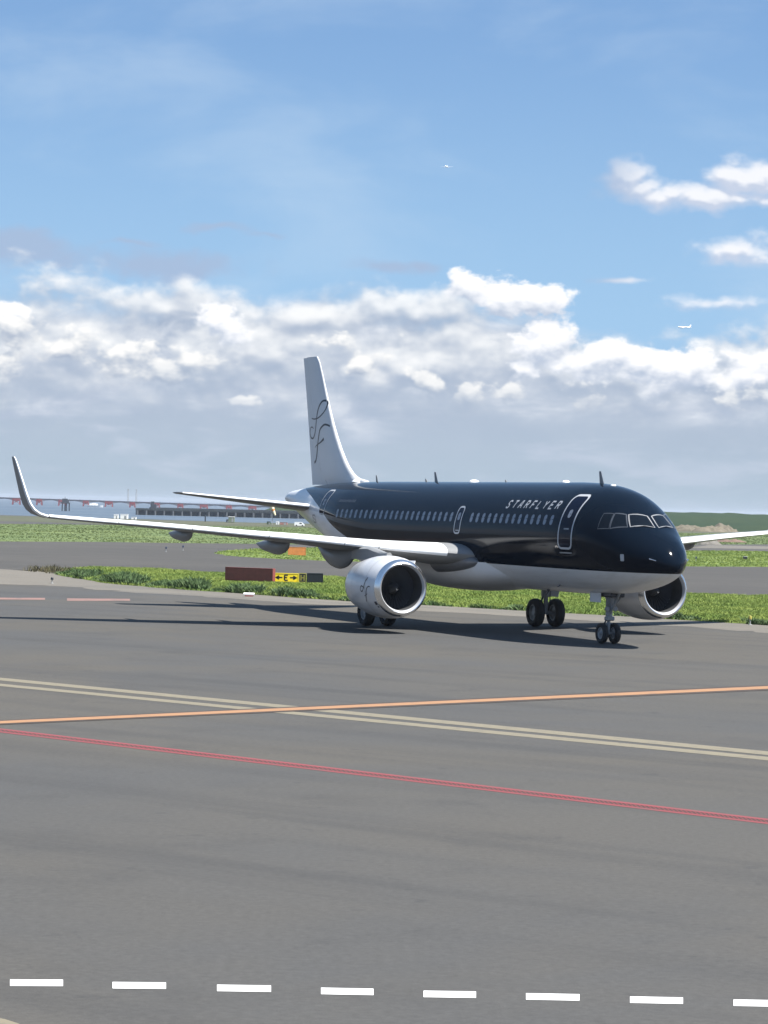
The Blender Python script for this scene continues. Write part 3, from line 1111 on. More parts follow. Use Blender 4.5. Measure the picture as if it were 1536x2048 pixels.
def blade_antenna(x, th, h, c, name, m):
    b = Vector(fus(x, th, -0.02))
    nrm = (Vector(fus(x, th, 1.0)) - b).normalized()
    rows = []
    for t in (0, .5, 1):
        cc_ = c * (1 - .55 * t)
        o = b + nrm * h * t + Vector((c * .45 * t, 0, 0))
        rows.append([o + Vector((math.cos(a) * cc_ / 2, math.sin(a) * .025, 0)) for a in [2 * math.pi * k / 10 for k in range(10)]])
    return MB().grid(rows, True, True, True).build(name, m, jet)


blade_antenna(5.85, 0.0, .46, .34, 'blade_antenna', M_WING)
blade_antenna(20.6, 0.0, .42, .34, 'blade_antenna', M_WING)
blade_antenna(26.9, 0.0, .30, .22, 'blade_antenna', M_WING)
blade_antenna(21.6, 0.0, .14, .20, 'blade_antenna', M_WING)
blade_antenna(13.9, 0.0, .10, .16, 'blade_antenna', M_WING)
blade_antenna(9.0, math.pi - .25, .22, .28, 'belly_antenna', M_INK)
blade_antenna(7.0, math.pi - .55, .12, .2, 'belly_antenna', M_INK)


def dome(x, L, w, h, name, m):
    z = float(f_top(x)) - .01
    rows = []
    for t in np.linspace(0, 1, 9):
        s = math.sin(math.pi * t) ** .6
        rows.append([(x - L / 2 + L * t, w / 2 * s * math.cos(a), z + h * s * math.sin(a)) for a in np.linspace(0, math.pi, 9)])
    return MB().grid(rows).build(name, m, jet)


dome(16.9, .55, .4, .10, 'crown_fairing', M_SLAT)
dome(8.75, .42, .3, .085, 'crown_fairing', M_SLAT)
dome(4.95, .3, .2, .05, 'crown_fairing', M_SLAT)
dome(28.9, 1.0, .7, .16, 'crown_fairing', M_SLAT)


# ---- lifting surfaces
def half_thickness(f, t):
    return 5 * t * (0.2969 * math.sqrt(max(f, 0)) - 0.1260 * f - 0.3516 * f * f + 0.2843 * f ** 3 - 0.1036 * f ** 4)


def section(le, chord, t, nrm, tw=0.0, f0=0.0, f1=1.0, camber=0.012, n=16, swell=0.0, lower_f1=None):
    """ring of an aerofoil with leading edge le, chord along +x, thickness along nrm"""
    le = np.array(le, float)
    nrm = np.array(nrm, float)
    cdir = np.array([math.cos(tw), 0, 0]) - nrm * math.sin(tw)
    up_, lo_ = [], []
    for k in range(n + 1):
        f = f0 + (f1 - f0) * (1 - math.cos(math.pi * k / n)) / 2
        yc = camber * 4 * f * (1 - f)
        ht = half_thickness(f, t)
        up_.append(le + cdir * chord * f + nrm * (yc + ht) * chord + nrm * swell)
        g = f if lower_f1 is None else f0 + (lower_f1 - f0) * (f - f0) / (f1 - f0)
        ht = half_thickness(g, t)
        yc = camber * 4 * g * (1 - g)
        lo_.append(le + cdir * chord * g + nrm * (yc - ht) * chord - nrm * swell)
    return up_ + lo_[::-1]


w_z = pchip([0.9, 2.23, 4.41, 6.16, 7.91, 9.66, 11.42, 13.19, 14.95, 16.46], [2.95, 3.04, 3.18, 3.33, 3.48, 3.60, 3.74, 3.87, 3.98, 4.08])
w_te = pchip([0.9, 6.4, 16.46], [18.95, 19.2, 21.88])
w_t = pchip([0.9, 2.2, 6.4, 16.46], [.155, .15, .118, .105])
w_tw = pchip([0.9, 6.4, 16.46], [.060, .035, .0])


def wing_station(y):
    xl = 13.07 + .5095 * (y - 2.23)
    return (xl, y, float(w_z(y))), float(w_te(y)) - xl, float(w_t(y)), float(w_tw(y))


SHARK = [(16.80, 4.11, 20.50, 1.48, 12), (17.05, 4.20, 20.66, 1.40, 30), (17.24, 4.36, 20.82, 1.32, 50), (17.36, 4.58, 20.98, 1.24, 66), (17.46, 4.95, 21.20, 1.12, 76), (17.56, 5.50, 21.52, .94, 79),
         (17.66, 6.05, 21.86, .72, 80), (17.71, 6.35, 22.08, .56, 80), (17.73, 6.46, 22.26, .36, 80)]


def wing(side):
    rows = []
    for y in np.r_[0.9, 1.6, np.linspace(2.2, 16.46, 18)]:
        le, c, t, tw = wing_station(float(y))
        rows.append(section(le, c, t, (0, -.06, 1), tw))
    for y, z, x, c, a in SHARK:
        a = math.radians(a)
        rows.append(section((x, y, z), c, .095, (0, -math.sin(a), math.cos(a)), 0, camber=.005))
    fix = lambda rows_: [[(p[0], p[1] * side, p[2]) for p in r] for r in rows_]
    w = MB().grid(fix(rows), True, True, True).build('wing', M_WING, jet, angle=50)
    # white leading edge slats, proud of the wing box
    cuts = [2.75, 5.15, 6.35, 9.0, 11.7, 14.3, 16.75]
    for a, b in zip(cuts[:-1], cuts[1:]):
        rr = []
        for y in np.linspace(a, b - .03, 5):
            if y <= 16.46:
                le, c, t, tw = wing_station(float(y))
            else:
                le, c, t, tw = (20.47, y, 4.105), 1.49, .1, 0
            rr.append(section((le[0] - .008, le[1], le[2]), c, t, (0, -.06, 1), tw, 0, .17, n=10, swell=.008, lower_f1=.010))
        MB().grid(fix(rr), True, True, True).build('slat', M_SLAT, w, angle=50)
    rr = []
    for y, z, x, c, a in [(16.78, 4.11, 20.49, 1.48, 10)] + SHARK:
        a = math.radians(a)
        rr.append(section((x - .006, y, z), c, .095, (0, -math.sin(a), math.cos(a)), 0, 0, .14, camber=.005, n=8, swell=.006))
    MB().grid(fix(rr), True, True, True).build('winglet_edge', M_SLAT, w, angle=50)
    # flap track fairings
    for y, xs, xe, dep, wd in [(5.72, 15.6, 19.4, .74, .46), (7.85, 17.2, 20.9, .54, .36), (11.40, 18.7, 21.6, .44, .30)]:
        le, c, t, tw = wing_station(y)
        rows_ = []
        for s in np.linspace(0, 1, 15):
            x = xs + (xe - xs) * s
            f = min(max((x - le[0]) / c, 0), 1)
            zl = le[2] - math.sin(tw) * c * f - half_thickness(f, t) * c * .7
            if x > le[0] + c:
                zl -= (x - le[0] - c) * .12
            k = max(math.sin(math.pi * min(1, s * 1.02) ** .8), .02) ** .6
            rows_.append([(x, y + wd / 2 * k * math.sin(q), zl + .02 + (-dep * k * .5) + dep * k * .55 * math.cos(q)) for q in np.linspace(0, 2 * math.pi, 17)[:-1]])
        MB().grid(fix(rows_), True, True, True).build('flap_fairing', M_WING, w)
    lamp = MB().lathe([(-.05, .0), (-.03, .05), (.03, .07), (.1, .06), (.14, 0)], (20.45, 16.52 * side, 4.10), 'x', 10)
    lamp.build('position_lamp', mat('lamp_green' if side > 0 else 'lamp_red', (.35, .75, .5) if side > 0 else (.7, .1, .08), .1, coat=1), w)
    return w


wing(1)
wing(-1)

# belly fairing where the wings pass under the cabin
rows = []
for s in np.linspace(0, 1, 25):
    x = 10.6 + 11.6 * s
    k = max(math.sin(math.pi * min(max(s, 0.0), 1)), 0) ** .9
    r = []
    for q in np.linspace(-math.pi / 2, math.pi / 2, 25):
        y = (1.30 + .90 * k) * math.sin(q)
        zc = 2.75
        z = zc - (.80 + .42 * k) * (math.cos(q) ** .62)
        r.append((x, y, z))
    rows.append(r)
MB().grid(rows).build('belly_fairing', M_WHITE, jet)
# root fillet: rounded nose where the wing leading edge meets the body
for side in (1, -1):
    rows = []
    for s in np.linspace(0, 1, 14):
        x = 12.55 + 3.0 * s
        k = math.sqrt(max(0, 1 - (1 - s) ** 2))
        rows.append([(x, side * (1.75 + (.62 + .15 * s) * k * max(0, math.cos(q)) ** .8), 2.74 + (.43 + .10 * s) * k * math.sin(q)) for q in np.linspace(-math.pi / 2, math.pi / 2, 13)])
    MB().grid(rows).build('wing_root_fairing', M_ROOT, jet)

# ---- fin and rudder
fin_le = pchip([5.4, 5.95, 6.04, 6.42, 6.99, 8.49, 10.35, 11.55, 11.70], [26.6, 28.0, 28.85, 29.86, 30.66, 32.05, 33.28, 34.08, 34.28])
fin_te = pchip([5.4, 5.74, 8.31, 10.19, 11.76], [34.45, 34.54, 35.14, 35.62, 36.05])
fin_t = pchip([5.4, 6.42, 11.7], [.34, .38, .145])   # greatest thickness in metres


def fin_row(z, f0, f1):
    a, b = float(fin_le(z)), float(fin_te(z))
    c = b - a
    return section((a, 0, z), c, float(fin_t(z)) / c, (0, 1, 0), 0, f0, f1, 0.0)


zs = [5.4, 5.7, 5.95, 6.0, 6.04, 6.15, 6.3, 6.42, 6.6, 6.8, 7.0, 7.4, 8, 8.49, 9.2, 10, 10.8, 11.4, 11.55, 11.65, 11.71]
MB().grid([fin_row(z, 0, .70) for z in zs], True, True, True).build('tail_fin', M_WHITE, jet, angle=50)
zs2 = [5.75, 6.4, 7.0, 7.6, 8.4, 9.2, 10, 10.8, 11.4, 11.69]
MB().grid([fin_row(z, .705, 1) for z in zs2], True, True, True).build('rudder', M_WHITE, jet, angle=50)


def fin_skin(x, z):
    a, b = float(fin_le(z)), float(fin_te(z))
    f = min(max((x - a) / (b - a), .001), 1)
    return (x, half_thickness(f, float(fin_t(z)) / (b - a)) * (b - a) + .006, z)


def smooth_pts(P, k=4):
    P = [np.array(p, float) for p in P]
    out = []
    for i in range(len(P) - 1):
        p0, p1, p2, p3 = P[max(i - 1, 0)], P[i], P[i + 1], P[min(i + 2, len(P) - 1)]
        for j in range(k):
            t = j / k
            out.append(tuple(.5 * ((2 * p1) + (p2 - p0) * t + (2 * p0 - 5 * p1 + 4 * p2 - p3) * t * t + (3 * p1 - p0 - 3 * p2 + p3) * t ** 3)))
    out.append(tuple(P[-1]))
    return out


ES = [(34.22, 8.84), (33.88, 8.80), (33.39, 8.82), (32.92, 8.93), (32.51, 9.14), (32.36, 9.37), (32.38, 9.57), (32.63, 9.63), (32.91, 9.56), (33.19, 9.35), (33.39, 9.07), (33.49, 8.78), (33.58, 8.46), (33.69, 8.17),
      (33.92, 7.94), (34.21, 7.91), (34.46, 8.04), (34.5, 8.22), (34.39, 8.40), (34.15, 8.43), (33.93, 8.36)]
EF = [(31.85, 8.43), (32.08, 8.49), (32.42, 8.51), (32.74, 8.41), (32.98, 8.27), (33.15, 7.95), (33.27, 7.63), (33.35, 7.34), (33.47, 7.02), (33.61, 6.84), (33.8, 6.78)]
EB = [(33.69, 7.47), (33.41, 7.58), (32.84, 7.71), (32.42, 7.86)]


def wid(n_, a, b, c):
    return [a + (b - a) * min(1, 2 * i / n_) if i < n_ / 2 else b + (c - b) * (2 * i / n_ - 1) for i in range(n_)]


mb = MB()
sh = lambda P: [(x + .42, z) for x, z in P]
q = smooth_pts(sh(ES))
mb.ribbon(fin_skin, q, wid(len(q), .05, .105, .045))
q = smooth_pts(sh(EF))
mb.ribbon(fin_skin, q, wid(len(q), .08, .11, .11))
q = smooth_pts(sh(EB))
mb.ribbon(fin_skin, q, wid(len(q), .03, .06, .15))
mb.build('fin_emblem', M_INK, jet)

# ---- tailplane
for side in (1, -1):
    rows = []
    for y in np.linspace(0.25, 6.3, 10):
        le = (31.84 + .6205 * (y - 1.67), y, 4.79 + .0935 * (y - 1.67))
        te = 35.35 + .115 * (y - .6)
        rows.append([(p[0], p[1] * side, p[2]) for p in section(le, te - le[0], .08, (0, -.09, 1), .02, camber=-.005)])
    for k, sc in ((6.36, .9), (6.40, .62)):
        le = (31.84 + .6205 * (6.3 - 1.67) + (1 - sc) * .9, k, 4.79 + .0935 * (k - 1.67))
        rows.append([(p[0], p[1] * side, p[2]) for p in section(le, 1.3 * sc, .06, (0, -.09, 1), 0, camber=0)])
    tp = MB().grid(rows, True, True, True).build('tailplane', M_TAILPL, jet, angle=50)
    rr = []
    for y in np.linspace(0.8, 6.3, 6):
        le = (31.832 + .6205 * (y - 1.67), y, 4.79 + .0935 * (y - 1.67))
        te = 35.35 + .115 * (y - .6)
        rr.append([(p[0], p[1] * side, p[2]) for p in section(le, te - le[0], .08, (0, -.09, 1), .02, 0, .10, camber=-.005, n=8, swell=.006, lower_f1=.012)])
    MB().grid(rr, True, True, True).build('tailplane_edge', M_SLAT, tp, angle=50)
# exhaust of the auxiliary unit
MB().lathe([(0, .16), (.12, .14), (.12, .10), (-.1, .09)], (37.5, 0, 5.10), 'x', 20).build('tail_exhaust', M_DARKMETAL, jet)


# ---- engines
def engine(side):
    o = (10.98, 5.65 * side, 1.75)
    prof = [(.24, 1.085), (.6, 1.155), (1.0, 1.19), (1.5, 1.20), (2.0, 1.175), (2.5, 1.115), (3.0, 1.03), (3.42, .945), (3.45, .93), (3.3, .89), (2.6, .93)]
    e = MB().lathe(prof, o, 'x', 64).build('engine', M_NAC, jet, angle=50)
    lip = [(.26, 1.089), (.14, 1.05), (.06, 1.005), (.015, .965), (0, .935), (.012, .91)]
    MB().lathe(lip, o, 'x', 64).build('inlet_lip', M_LIP, e)
    MB().lathe([(.012, .91), (.03, .89), (.07, .868), (.13, .850)], o, 'x', 64).build('inlet_throat', M_SILVER, e)
    MB().lathe([(.13, .850), (.26, .836), (.55, .835), (.95, .868), (1.02, .868)], o, 'x', 64).build('inlet_duct', M_BLACK, e)
    # fan: 36 twisted blades in front of a dark disc
    mb_ = MB()
    for k in range(36):
        a = 2 * math.pi * k / 36
        rows_ = []
        for r in np.linspace(.22, .86, 6):
            tw = .5 + .75 * (r - .22) / .64
            wdt = .11 + .06 * r
            rows_.append([(o[0] + .98 + s * wdt * math.cos(tw), o[1] + r * math.sin(a + s * wdt * math.sin(tw) / r), o[2] + r * math.cos(a + s * wdt * math.sin(tw) / r)) for s in (-.5, .5)])
        mb_.grid(rows_)
    mb_.build('fan_blades', M_FAN, e, recalc=False)
    MB().lathe([(1.12, .0), (1.12, .88)], o, 'x', 48).build('fan_backing', M_BLACK, e)
    sp = MB().lathe([(.52, .0), (.54, .03), (.62, .09), (.75, .16), (.9, .21), (1.0, .235)], o, 'x', 32).build('spinner', M_BLACK, e)
    mb_ = MB()
    for a0 in (2.2,):
        arc_ = [(a0 + t * 2.0, .035 + .06 * t) for t in np.linspace(0, 1, 10)]

        def onsp(a, r):
            s = .52 + (r * r) * 8.5
            return (o[0] + s - .012, o[1] + r * math.sin(a), o[2] + r * math.cos(a))
        mb_.grid([[onsp(a, r) for a, r in arc_], [onsp(a, r + .04 * math.sin(math.pi * i / 9)) for i, (a, r) in enumerate(arc_)]])
    mb_.build('spinner_mark', M_SLAT, e)
    MB().lathe([(2.6, .80), (3.2, .76), (3.9, .66), (4.45, .53), (4.47, .50), (4.2, .47)], o, 'x', 40).build('exhaust_nozzle', M_DARKMETAL, e)
    MB().lathe([(3.6, .36), (4.3, .33), (4.8, .18), (5.05, .02)], o, 'x', 24).build('exhaust_plug', M_DARKMETAL, e)
    # pylon
    rows_ = []
    for s in np.linspace(0, 1, 12):
        x = 12.35 + 4.6 * s
        zt = 3.00 + .24 * min(1, s * 2.6) - (0 if s < .4 else .25 * (s - .4))
        zb = 2.95 - .10 * s
        if s < .08:
            zb, zt = 2.98, 3.06
        w_ = .05 + .16 * math.sin(math.pi * min(1, .12 + s * .9))
        rows_.append([(x, o[1] + w_ * dx_, zz) for dx_, zz in ((-1, zb - .15), (-1, zt - .07), (-.55, zt), (.55, zt), (1, zt - .07), (1, zb - .15))])
    MB().grid(rows_, True, True, True).build('pylon', M_WING, e, angle=40)
    # strake on the inboard shoulder and small vents below
    a = -side * .75
    st = [(o[0] + x, o[1] + r * math.sin(a), o[2] + r * math.cos(a)) for x, r in ((.75, 1.15), (1.0, 1.38), (1.85, 1.36), (1.95, 1.15))]
    st2 = [(p[0], p[1] + .015, p[2] + .015) for p in st]
    MB().add(st + st2, [(0, 1, 2, 3), (4, 7, 6, 5), (0, 4, 5, 1), (1, 5, 6, 2), (2, 6, 7, 3), (3, 7, 4, 0)]).build('nacelle_strake', M_NAC, e, smooth=False)

    rp = pchip([.24, .6, 1.0, 1.5, 2.0, 2.5, 3.0, 3.42], [1.085, 1.155, 1.19, 1.20, 1.175, 1.115, 1.03, .945])

    def skin(x, a):
        r = float(rp(x)) + .005
        return (o[0] + x, o[1] + r * math.sin(a * side), o[2] + r * math.cos(a * side))
    mb_ = MB()
    nS = smooth_pts([(.78, 1.24), (.82, 1.30), (.90, 1.38), (.97, 1.50), (1.03, 1.62), (1.14, 1.71), (1.26, 1.70), (1.30, 1.61), (1.20, 1.54), (1.05, 1.57), (.95, 1.61)], 3)
    mb_.ribbon(skin, nS, .035)
    nF = smooth_pts([(.52, 1.54), (.66, 1.55), (.78, 1.65), (.86, 1.83), (.98, 2.05)], 3)
    mb_.ribbon(skin, nF, .035)
    mb_.ribbon(skin, [(1.0, 1.86), (.74, 1.78)], .02)
    mb_.build('nacelle_emblem', M_INK, e)
    mb_ = MB()
    mb_.ribbon(skin, [(.28, 2.13), (.42, 2.13)], .13)
    mb_.ribbon(skin, [(.30, 2.28), (.37, 2.28)], .07)
    mb_.build('nacelle_vent', M_INK, e)
    # service panel joints
    mb_ = MB()
    for xx in (.92, 2.35):
        mb_.ribbon(skin, [(xx, a) for a in np.linspace(.25, 3.0, 24)], .012)
    mb_.build('cowl_seam', M_STRUT, e)
    return e


engine(1)
engine(-1)


# ---- landing gear
def wheel(gear, c, r, w, face):
    x, y, z = c
    k = w / 2
    prof = [(-k * .55, r * .56), (-k * .95, r * .66), (-k, r * .80), (-k * .8, r * .93), (-k * .45, r * .99), (0, r), (k * .45, r * .99), (k * .8, r * .93), (k, r * .80), (k * .95, r * .66), (k * .55, r * .56)]
    t_ = MB().lathe(prof, c, 'y', 40).build('tyre', M_TYRE, gear)
    prof = [(-k * .5, 0), (-k * .5, r * .2), (-k * .35, r * .24), (-k * .3, r * .44), (-k * .62, r * .5), (-k * .62, r * .57), (k * .62, r * .57), (k * .62, r * .5), (k * .3, r * .44), (k * .35, r * .24), (k * .5, r * .2),
            (k * .5, 0)]
    MB().lathe(prof, c, 'y', 32).build('rim', M_RIM, gear)


def main_gear(side):
    y = 3.795 * side
    g = MB().tube([(17.71, y, .52), (17.71, y, 1.35)], .095, 16).tube([(17.71, y, 1.25), (17.66, y, 2.0), (17.6, y * .985, 3.0)], [.20, .22, .24], 16)
    g.tube([(17.71, y - .55, .585), (17.71, y + .55, .585)], .075, 12)
    g = g.build('main_gear', M_STRUT, jet)
    for s in (-1, 1):
        wheel(g, (17.71, y + .465 * s, .585), .585, .42, s)
    MB().tube([(17.60, y, 1.75), (17.5, y - side * 1.35, 2.55)], .07, 10).build('side_stay', M_STRUT, g)
    MB().tube([(17.86, y, .70), (18.12, y, 1.05), (17.86, y, 1.42)], .05, 8).build('torque_link', M_STRUT, g)
    # leg door, outboard of the leg
    rows_ = []
    for s in np.linspace(0, 1, 7):
        z = 1.25 + 1.75 * s
        rows_.append([(17.72 + d * (.42 + .12 * s), y + side * (.36 + .10 * math.sin(math.pi * s) + t_), z) for d, t_ in ((-1, 0), (0, .03), (1, 0), (1, -.03), (0, 0.0), (-1, -.03))])
    MB().grid(rows_, True, True, True).build('gear_door', M_WHITE, g)
    MB().tube([(17.55, y + .1 * side, 1.0), (17.52, y + .12 * side, 1.9), (17.55, y + .1 * side, 2.6)], .02, 6).build('brake_hose', M_INK, g)
    return g


main_gear(1)
main_gear(-1)
g = MB().tube([(5.07, 0, .34), (5.05, 0, 1.0)], .065, 14).tube([(5.05, 0, .9), (5.0, 0, 2.0)], [.125, .14], 14)
g.tube([(5.07, -.34, .38), (5.07, .34, .38)], .055, 10)
ng = g.build('nose_gear', M_STRUT, jet)
for s in (-1, 1):
    wheel(ng, (5.07, .26 * s, .38), .38, .22, s)
MB().tube([(5.02, 0, 1.05), (4.2, 0, 1.95)], .05, 8).tube([(5.02, .12, 1.3), (4.35, .3, 1.95)], .03, 8).tube([(5.02, -.12, 1.3), (4.35, -.3, 1.95)], .03, 8).build('drag_brace', M_STRUT, ng)
MB().tube([(5.15, 0, .48), (5.38, 0, .72), (5.14, 0, .98)], .035, 8).build('torque_link', M_STRUT, ng)
for s in (-1, 1):
    MB().lathe([(-.09, .0), (-.085, .085), (-.05, .10), (.03, .07), (.06, 0)], (4.93, .16 * s, 1.28), 'x', 16).build('taxi_lamp', M_STRUT, ng)
    MB().box((5.45, .36 * s, 1.68), (.85, .03, .36), 0, .01).build('gear_door', M_WHITE, ng, smooth=False)
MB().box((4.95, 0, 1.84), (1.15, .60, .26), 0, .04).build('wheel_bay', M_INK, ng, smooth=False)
MB().box((5.0, .0, .92), (.22, .34, .16), 0, .03).build('steering_box', M_STRUT, ng)

# ------------------------------------------------------------------ signs on the verge
M_SIGNRED = mat('maroon_panel', (0.2120, 0.0515, 0.0480), 0.6, var=0.2, vscale=3)
M_YELLOW = mat('sign_yellow', (0.80, 0.60, 0.02), 0.45, var=0.06, vscale=3)
M_SIGNBLACK = mat('sign_black', (0.012, 0.015, 0.02), 0.4)
M_SIGNYL = mat('sign_yellow_mark', (0.27, 0.25, 0.05), 0.45)
M_ORSIGN = mat('sign_orange', (0.5760, 0.2112, 0.0576), 0.6, var=0.2, vscale=3)
M_GREYMETAL = mat('grey_steel', (0.30, 0.31, 0.31), 0.5, var=0.2, vscale=4)


def sign(name, label, x0, x1, y0, y1, dist, m, frame_m, depth=0.25, skew=0.0):
    """panel box on two stub legs; x0..x1 and y0..y1 are picture limits of the panel"""
    a, b = Vector(at(x0, (y0 + y1) / 2, dist)), Vector(at(x1, (y0 + y1) / 2, dist + skew))
    zt = at((x0 + x1) / 2, y0, dist)[2]
    zb = max(at((x0 + x1) / 2, y1, dist)[2], .12)
    mid = (a + b) / 2
    rz = math.atan2(b.y - a.y, b.x - a.x)
    w = (b - a).length
    root = empty(name, (mid.x, mid.y, 0), rz)
    tag(root, label, 'sign')
    MB().box((0, 0, (zt + zb) / 2), (w, depth, zt - zb), 0, .015).build('panel', m, root, smooth=False)
    t = .035
    mb_ = MB()
    for zz in (zb - t / 2, zt + t / 2):
        mb_.box((0, 0, zz), (w + 2 * t, depth + .03, t))
    for xx in (-w / 2 - t / 2, w / 2 + t / 2):
        mb_.box((xx, 0, (zt + zb) / 2), (t, depth + .03, zt - zb))
    mb_.build('frame', frame_m, root, smooth=False)
    for xx in (-w * .32, w * .32):
        MB().tube([(xx, 0, 0), (xx, 0, zb)], .04, 8).build('leg', M_GREYMETAL, root)
    return root, w, zb, zt, depth


def sign_text(root, w, zb, zt, depth, strokes, m, stroke):
    mb_ = MB()
    fn = lambda u, v: ((u - .5) * w, -depth / 2 - .004, zb + (zt - zb) * v)
    wz = (zt - zb)
    for st in strokes:
        # strokes given in metres so that both directions share one width
        f2 = lambda p, q: (p, -depth / 2 - .004, q)
        mb_.ribbon(f2, [((u - .5) * w, zb + wz * v) for u, v in st], stroke)
    mb_.build('lettering', m, root, smooth=False)


r_ = sign('taxiway_sign', 'low yellow taxiway sign with black E between two arrows', 549, 596, 1147.5, 1165, 165, M_YELLOW, M_YELLOW)
sign_text(*r_, [[(.43, .82), (.57, .82)], [(.43, .82), (.43, .15)], [(.43, .5), (.54, .5)], [(.43, .15), (.57, .15)],
                [(.10, .5), (.34, .5)], [(.20, .72), (.08, .5), (.20, .28)], [(.66, .5), (.90, .5)], [(.80, .72), (.92, .5), (.80, .28)]], M_INK, .085)
r_ = sign('taxiway_sign', 'small black taxiway sign with yellow H and border beside the yellow one', 599, 611.5, 1147.5, 1165.5, 165.1, M_SIGNBLACK, M_SIGNYL)
sign_text(*r_, [[(.25, .15), (.25, .85)], [(.75, .15), (.75, .85)], [(.25, .5), (.75, .5)]], M_SIGNYL, .06)
r_ = sign('taxiway_sign', 'blank black taxiway sign at the right end of the row', 615, 645, 1147.5, 1167, 165.2, M_SIGNBLACK, M_SIGNBLACK)
r_ = sign('taxiway_sign', 'long dark red sign left of the yellow one', 454, 547, 1136, 1160, 165.6, M_SIGNRED, M_SIGNRED, 0.3, -1.5)
r_ = sign('taxiway_sign', 'orange sign on the grass strip beyond the taxiway', 577, 611, 1095, 1111, 252, M_ORSIGN, M_ORSIGN, .3)

# white edge marker lying on the shoulder
p = gnd(498, 1193)
mk = empty('edge_marker', p)
tag(mk, 'low white edge marker on the sandy shoulder below the dark red sign', 'marker')
MB().tube([(-.28, 0, .12), (.28, 0, .12)], .075, 14).build('barrel', M_SLAT, mk)
MB().box((0, 0, .025), (.42, .16, .05), 0, .01).build('foot', M_SIGNRED, mk, smooth=False)


def edge_lamp(px, py, label, h=.35, m=M_SIGNBLACK):
    p_ = gnd(px, py)
    e = empty('edge_lamp', p_)
    tag(e, label, 'lamp', 'taxiway edge lamps')
    MB().lathe([(0, .09), (.03, .09), (.04, .03), (h * .55, .03), (h * .6, .075)], (0, 0, 0), 'z', 12).build('stem', M_GREYMETAL, e)
    MB().lathe([(h * .6, .08), (h * .85, .08), (h * .97, .055), (h, .0)], (0, 0, 0), 'z', 12).build('lens', m, e)


M_BLUE = mat('blue_lens', (0.012, 0.016, 0.04), 0.15, coat=1)
edge_lamp(104, 1167, 'small dark edge lamp on bare ground left of the weeds', .36)
edge_lamp(1500, 1250, 'pale edge lamp at the grass edge on the far right', .42, M_SIGNYL)
edge_lamp(332, 1104, 'edge lamp on open taxiway, farther left of the two seen below the near wing', .5, M_BLUE)
edge_lamp(366, 1101, 'edge lamp nearest the tip of the grass strip', .5, M_BLUE)
edge_lamp(1392, 1123, 'edge lamp on grass strip just right of the nose', .5, M_BLUE)
p = gnd(1490, 1120)
bx = empty('utility_box', p)
tag(bx, 'small black box standing in the grass right of the nose', 'box')
MB().box((0, 0, .17), (.40, .35, .34), .3, .03).build('housing', M_SIGNBLACK, bx, smooth=False)
MB().box((.02, 0, .36), (.46, .40, .04), .3, .01).build('lid', M_GREYMETAL, bx, smooth=False)

# ------------------------------------------------------------------ far right: embankment and earth heaps
rows = []
for k in range(90):
    px = 1180 + 12 * k
    X_ = (px - 768) / F_PX * 900
    hgt = 5.35 - .012 * k + .10 * math.sin(k * .35) + .07 * math.sin(k * 1.1 + 1) + rng.normal(0, .05)
    hgt *= min(1, k / 6)
    rows.append([(X_, 760, -.1), (X_, 775, hgt * .35), (X_ + rng.normal(0, .5), 800, hgt * .66 + rng.normal(0, .2)), (X_, 840, hgt * .88), (X_, 900, hgt), (X_, 930, hgt * .8), (X_, 980, -.1)])
structure(MB().grid(rows).build('hills', M_BANK))


def heap(px, py, dist, w, h, label, seed, m=M_EARTH, rough=.3, flat=.45):
    """tipped load of earth: a low dome with several crests and slumped sides"""
    r = np.random.default_rng(seed)
    c = at(px, py, dist)
    lumps = [(r.uniform(-.28, .28) * w, r.uniform(-.15, .15) * w, r.uniform(.18, .34) * w, r.uniform(.5, 1.0)) for _ in range(7)]
    n_ = 40
    gx = np.linspace(-.6 * w, .6 * w, n_)
    gy = np.linspace(-.42 * w, .42 * w, n_)
    XX, YY = np.meshgrid(gx, gy)
    Z = np.zeros_like(XX)
    for lx, ly, lr, lh in lumps:
        Z = np.maximum(Z, lh * np.clip(1.12 - np.hypot(XX - lx, (YY - ly) * 1.1) / lr / 1.25, 0, 1 - flat * .25))
    Z = Z / Z.max() * h
    Z += (vnoise(XX + seed * 9, YY, w * .08, seed) - .5) * h * rough * (Z > .02 * h) + (vnoise(XX, YY + seed * 5, w * .035, seed + 1) - .5) * h * rough * .5 * (Z > .02 * h)
    Z[0, :] = Z[-1, :] = Z[:, 0] = Z[:, -1] = -.15
    o = MB().grid([[(XX[i, j], YY[i, j], max(Z[i, j], -.15) if Z[i, j] > .01 * h else -.15) for j in range(n_)] for i in range(n_)]).build('earth_heap', m, angle=0)
    o.location = (c[0], c[1], 0)
    tag(o, label, 'earth heap', 'heaps of earth before the embankment')
    return o


M_GREYHEAP = grass_material('grey_gravel', (0.1440, 0.1344, 0.1200), (0.1200, 0.1128, 0.1008), (0.0960, 0.0912, 0.0816), 0.3)
heap(1365, 1060, 730, 8.5, 1.6, 'tan earth heap nearest the nose', 1)
heap(1395, 1060, 735, 9.5, 1.4, 'low wide tan earth heap second from the nose', 2)
heap(1422, 1060, 725, 8.5, 1.5, 'bumpy tan earth heap in the middle of the row', 3)
heap(1440, 1060, 740, 8.0, 2.1, 'tallest tan earth heap at the right end of the row', 4)
heap(1420, 1090, 425, 3.6, 1.25, 'grey gravel cone beneath the far wing to the right of the nose', 5, M_GREYHEAP, .12)
heap(1462, 1083, 470, 4.5, .55, 'flat reddish dirt patch beyond the gravel cone', 6, mat('red_dirt', (.13, .085, .065), .9, var=.3, vscale=.8), .2)

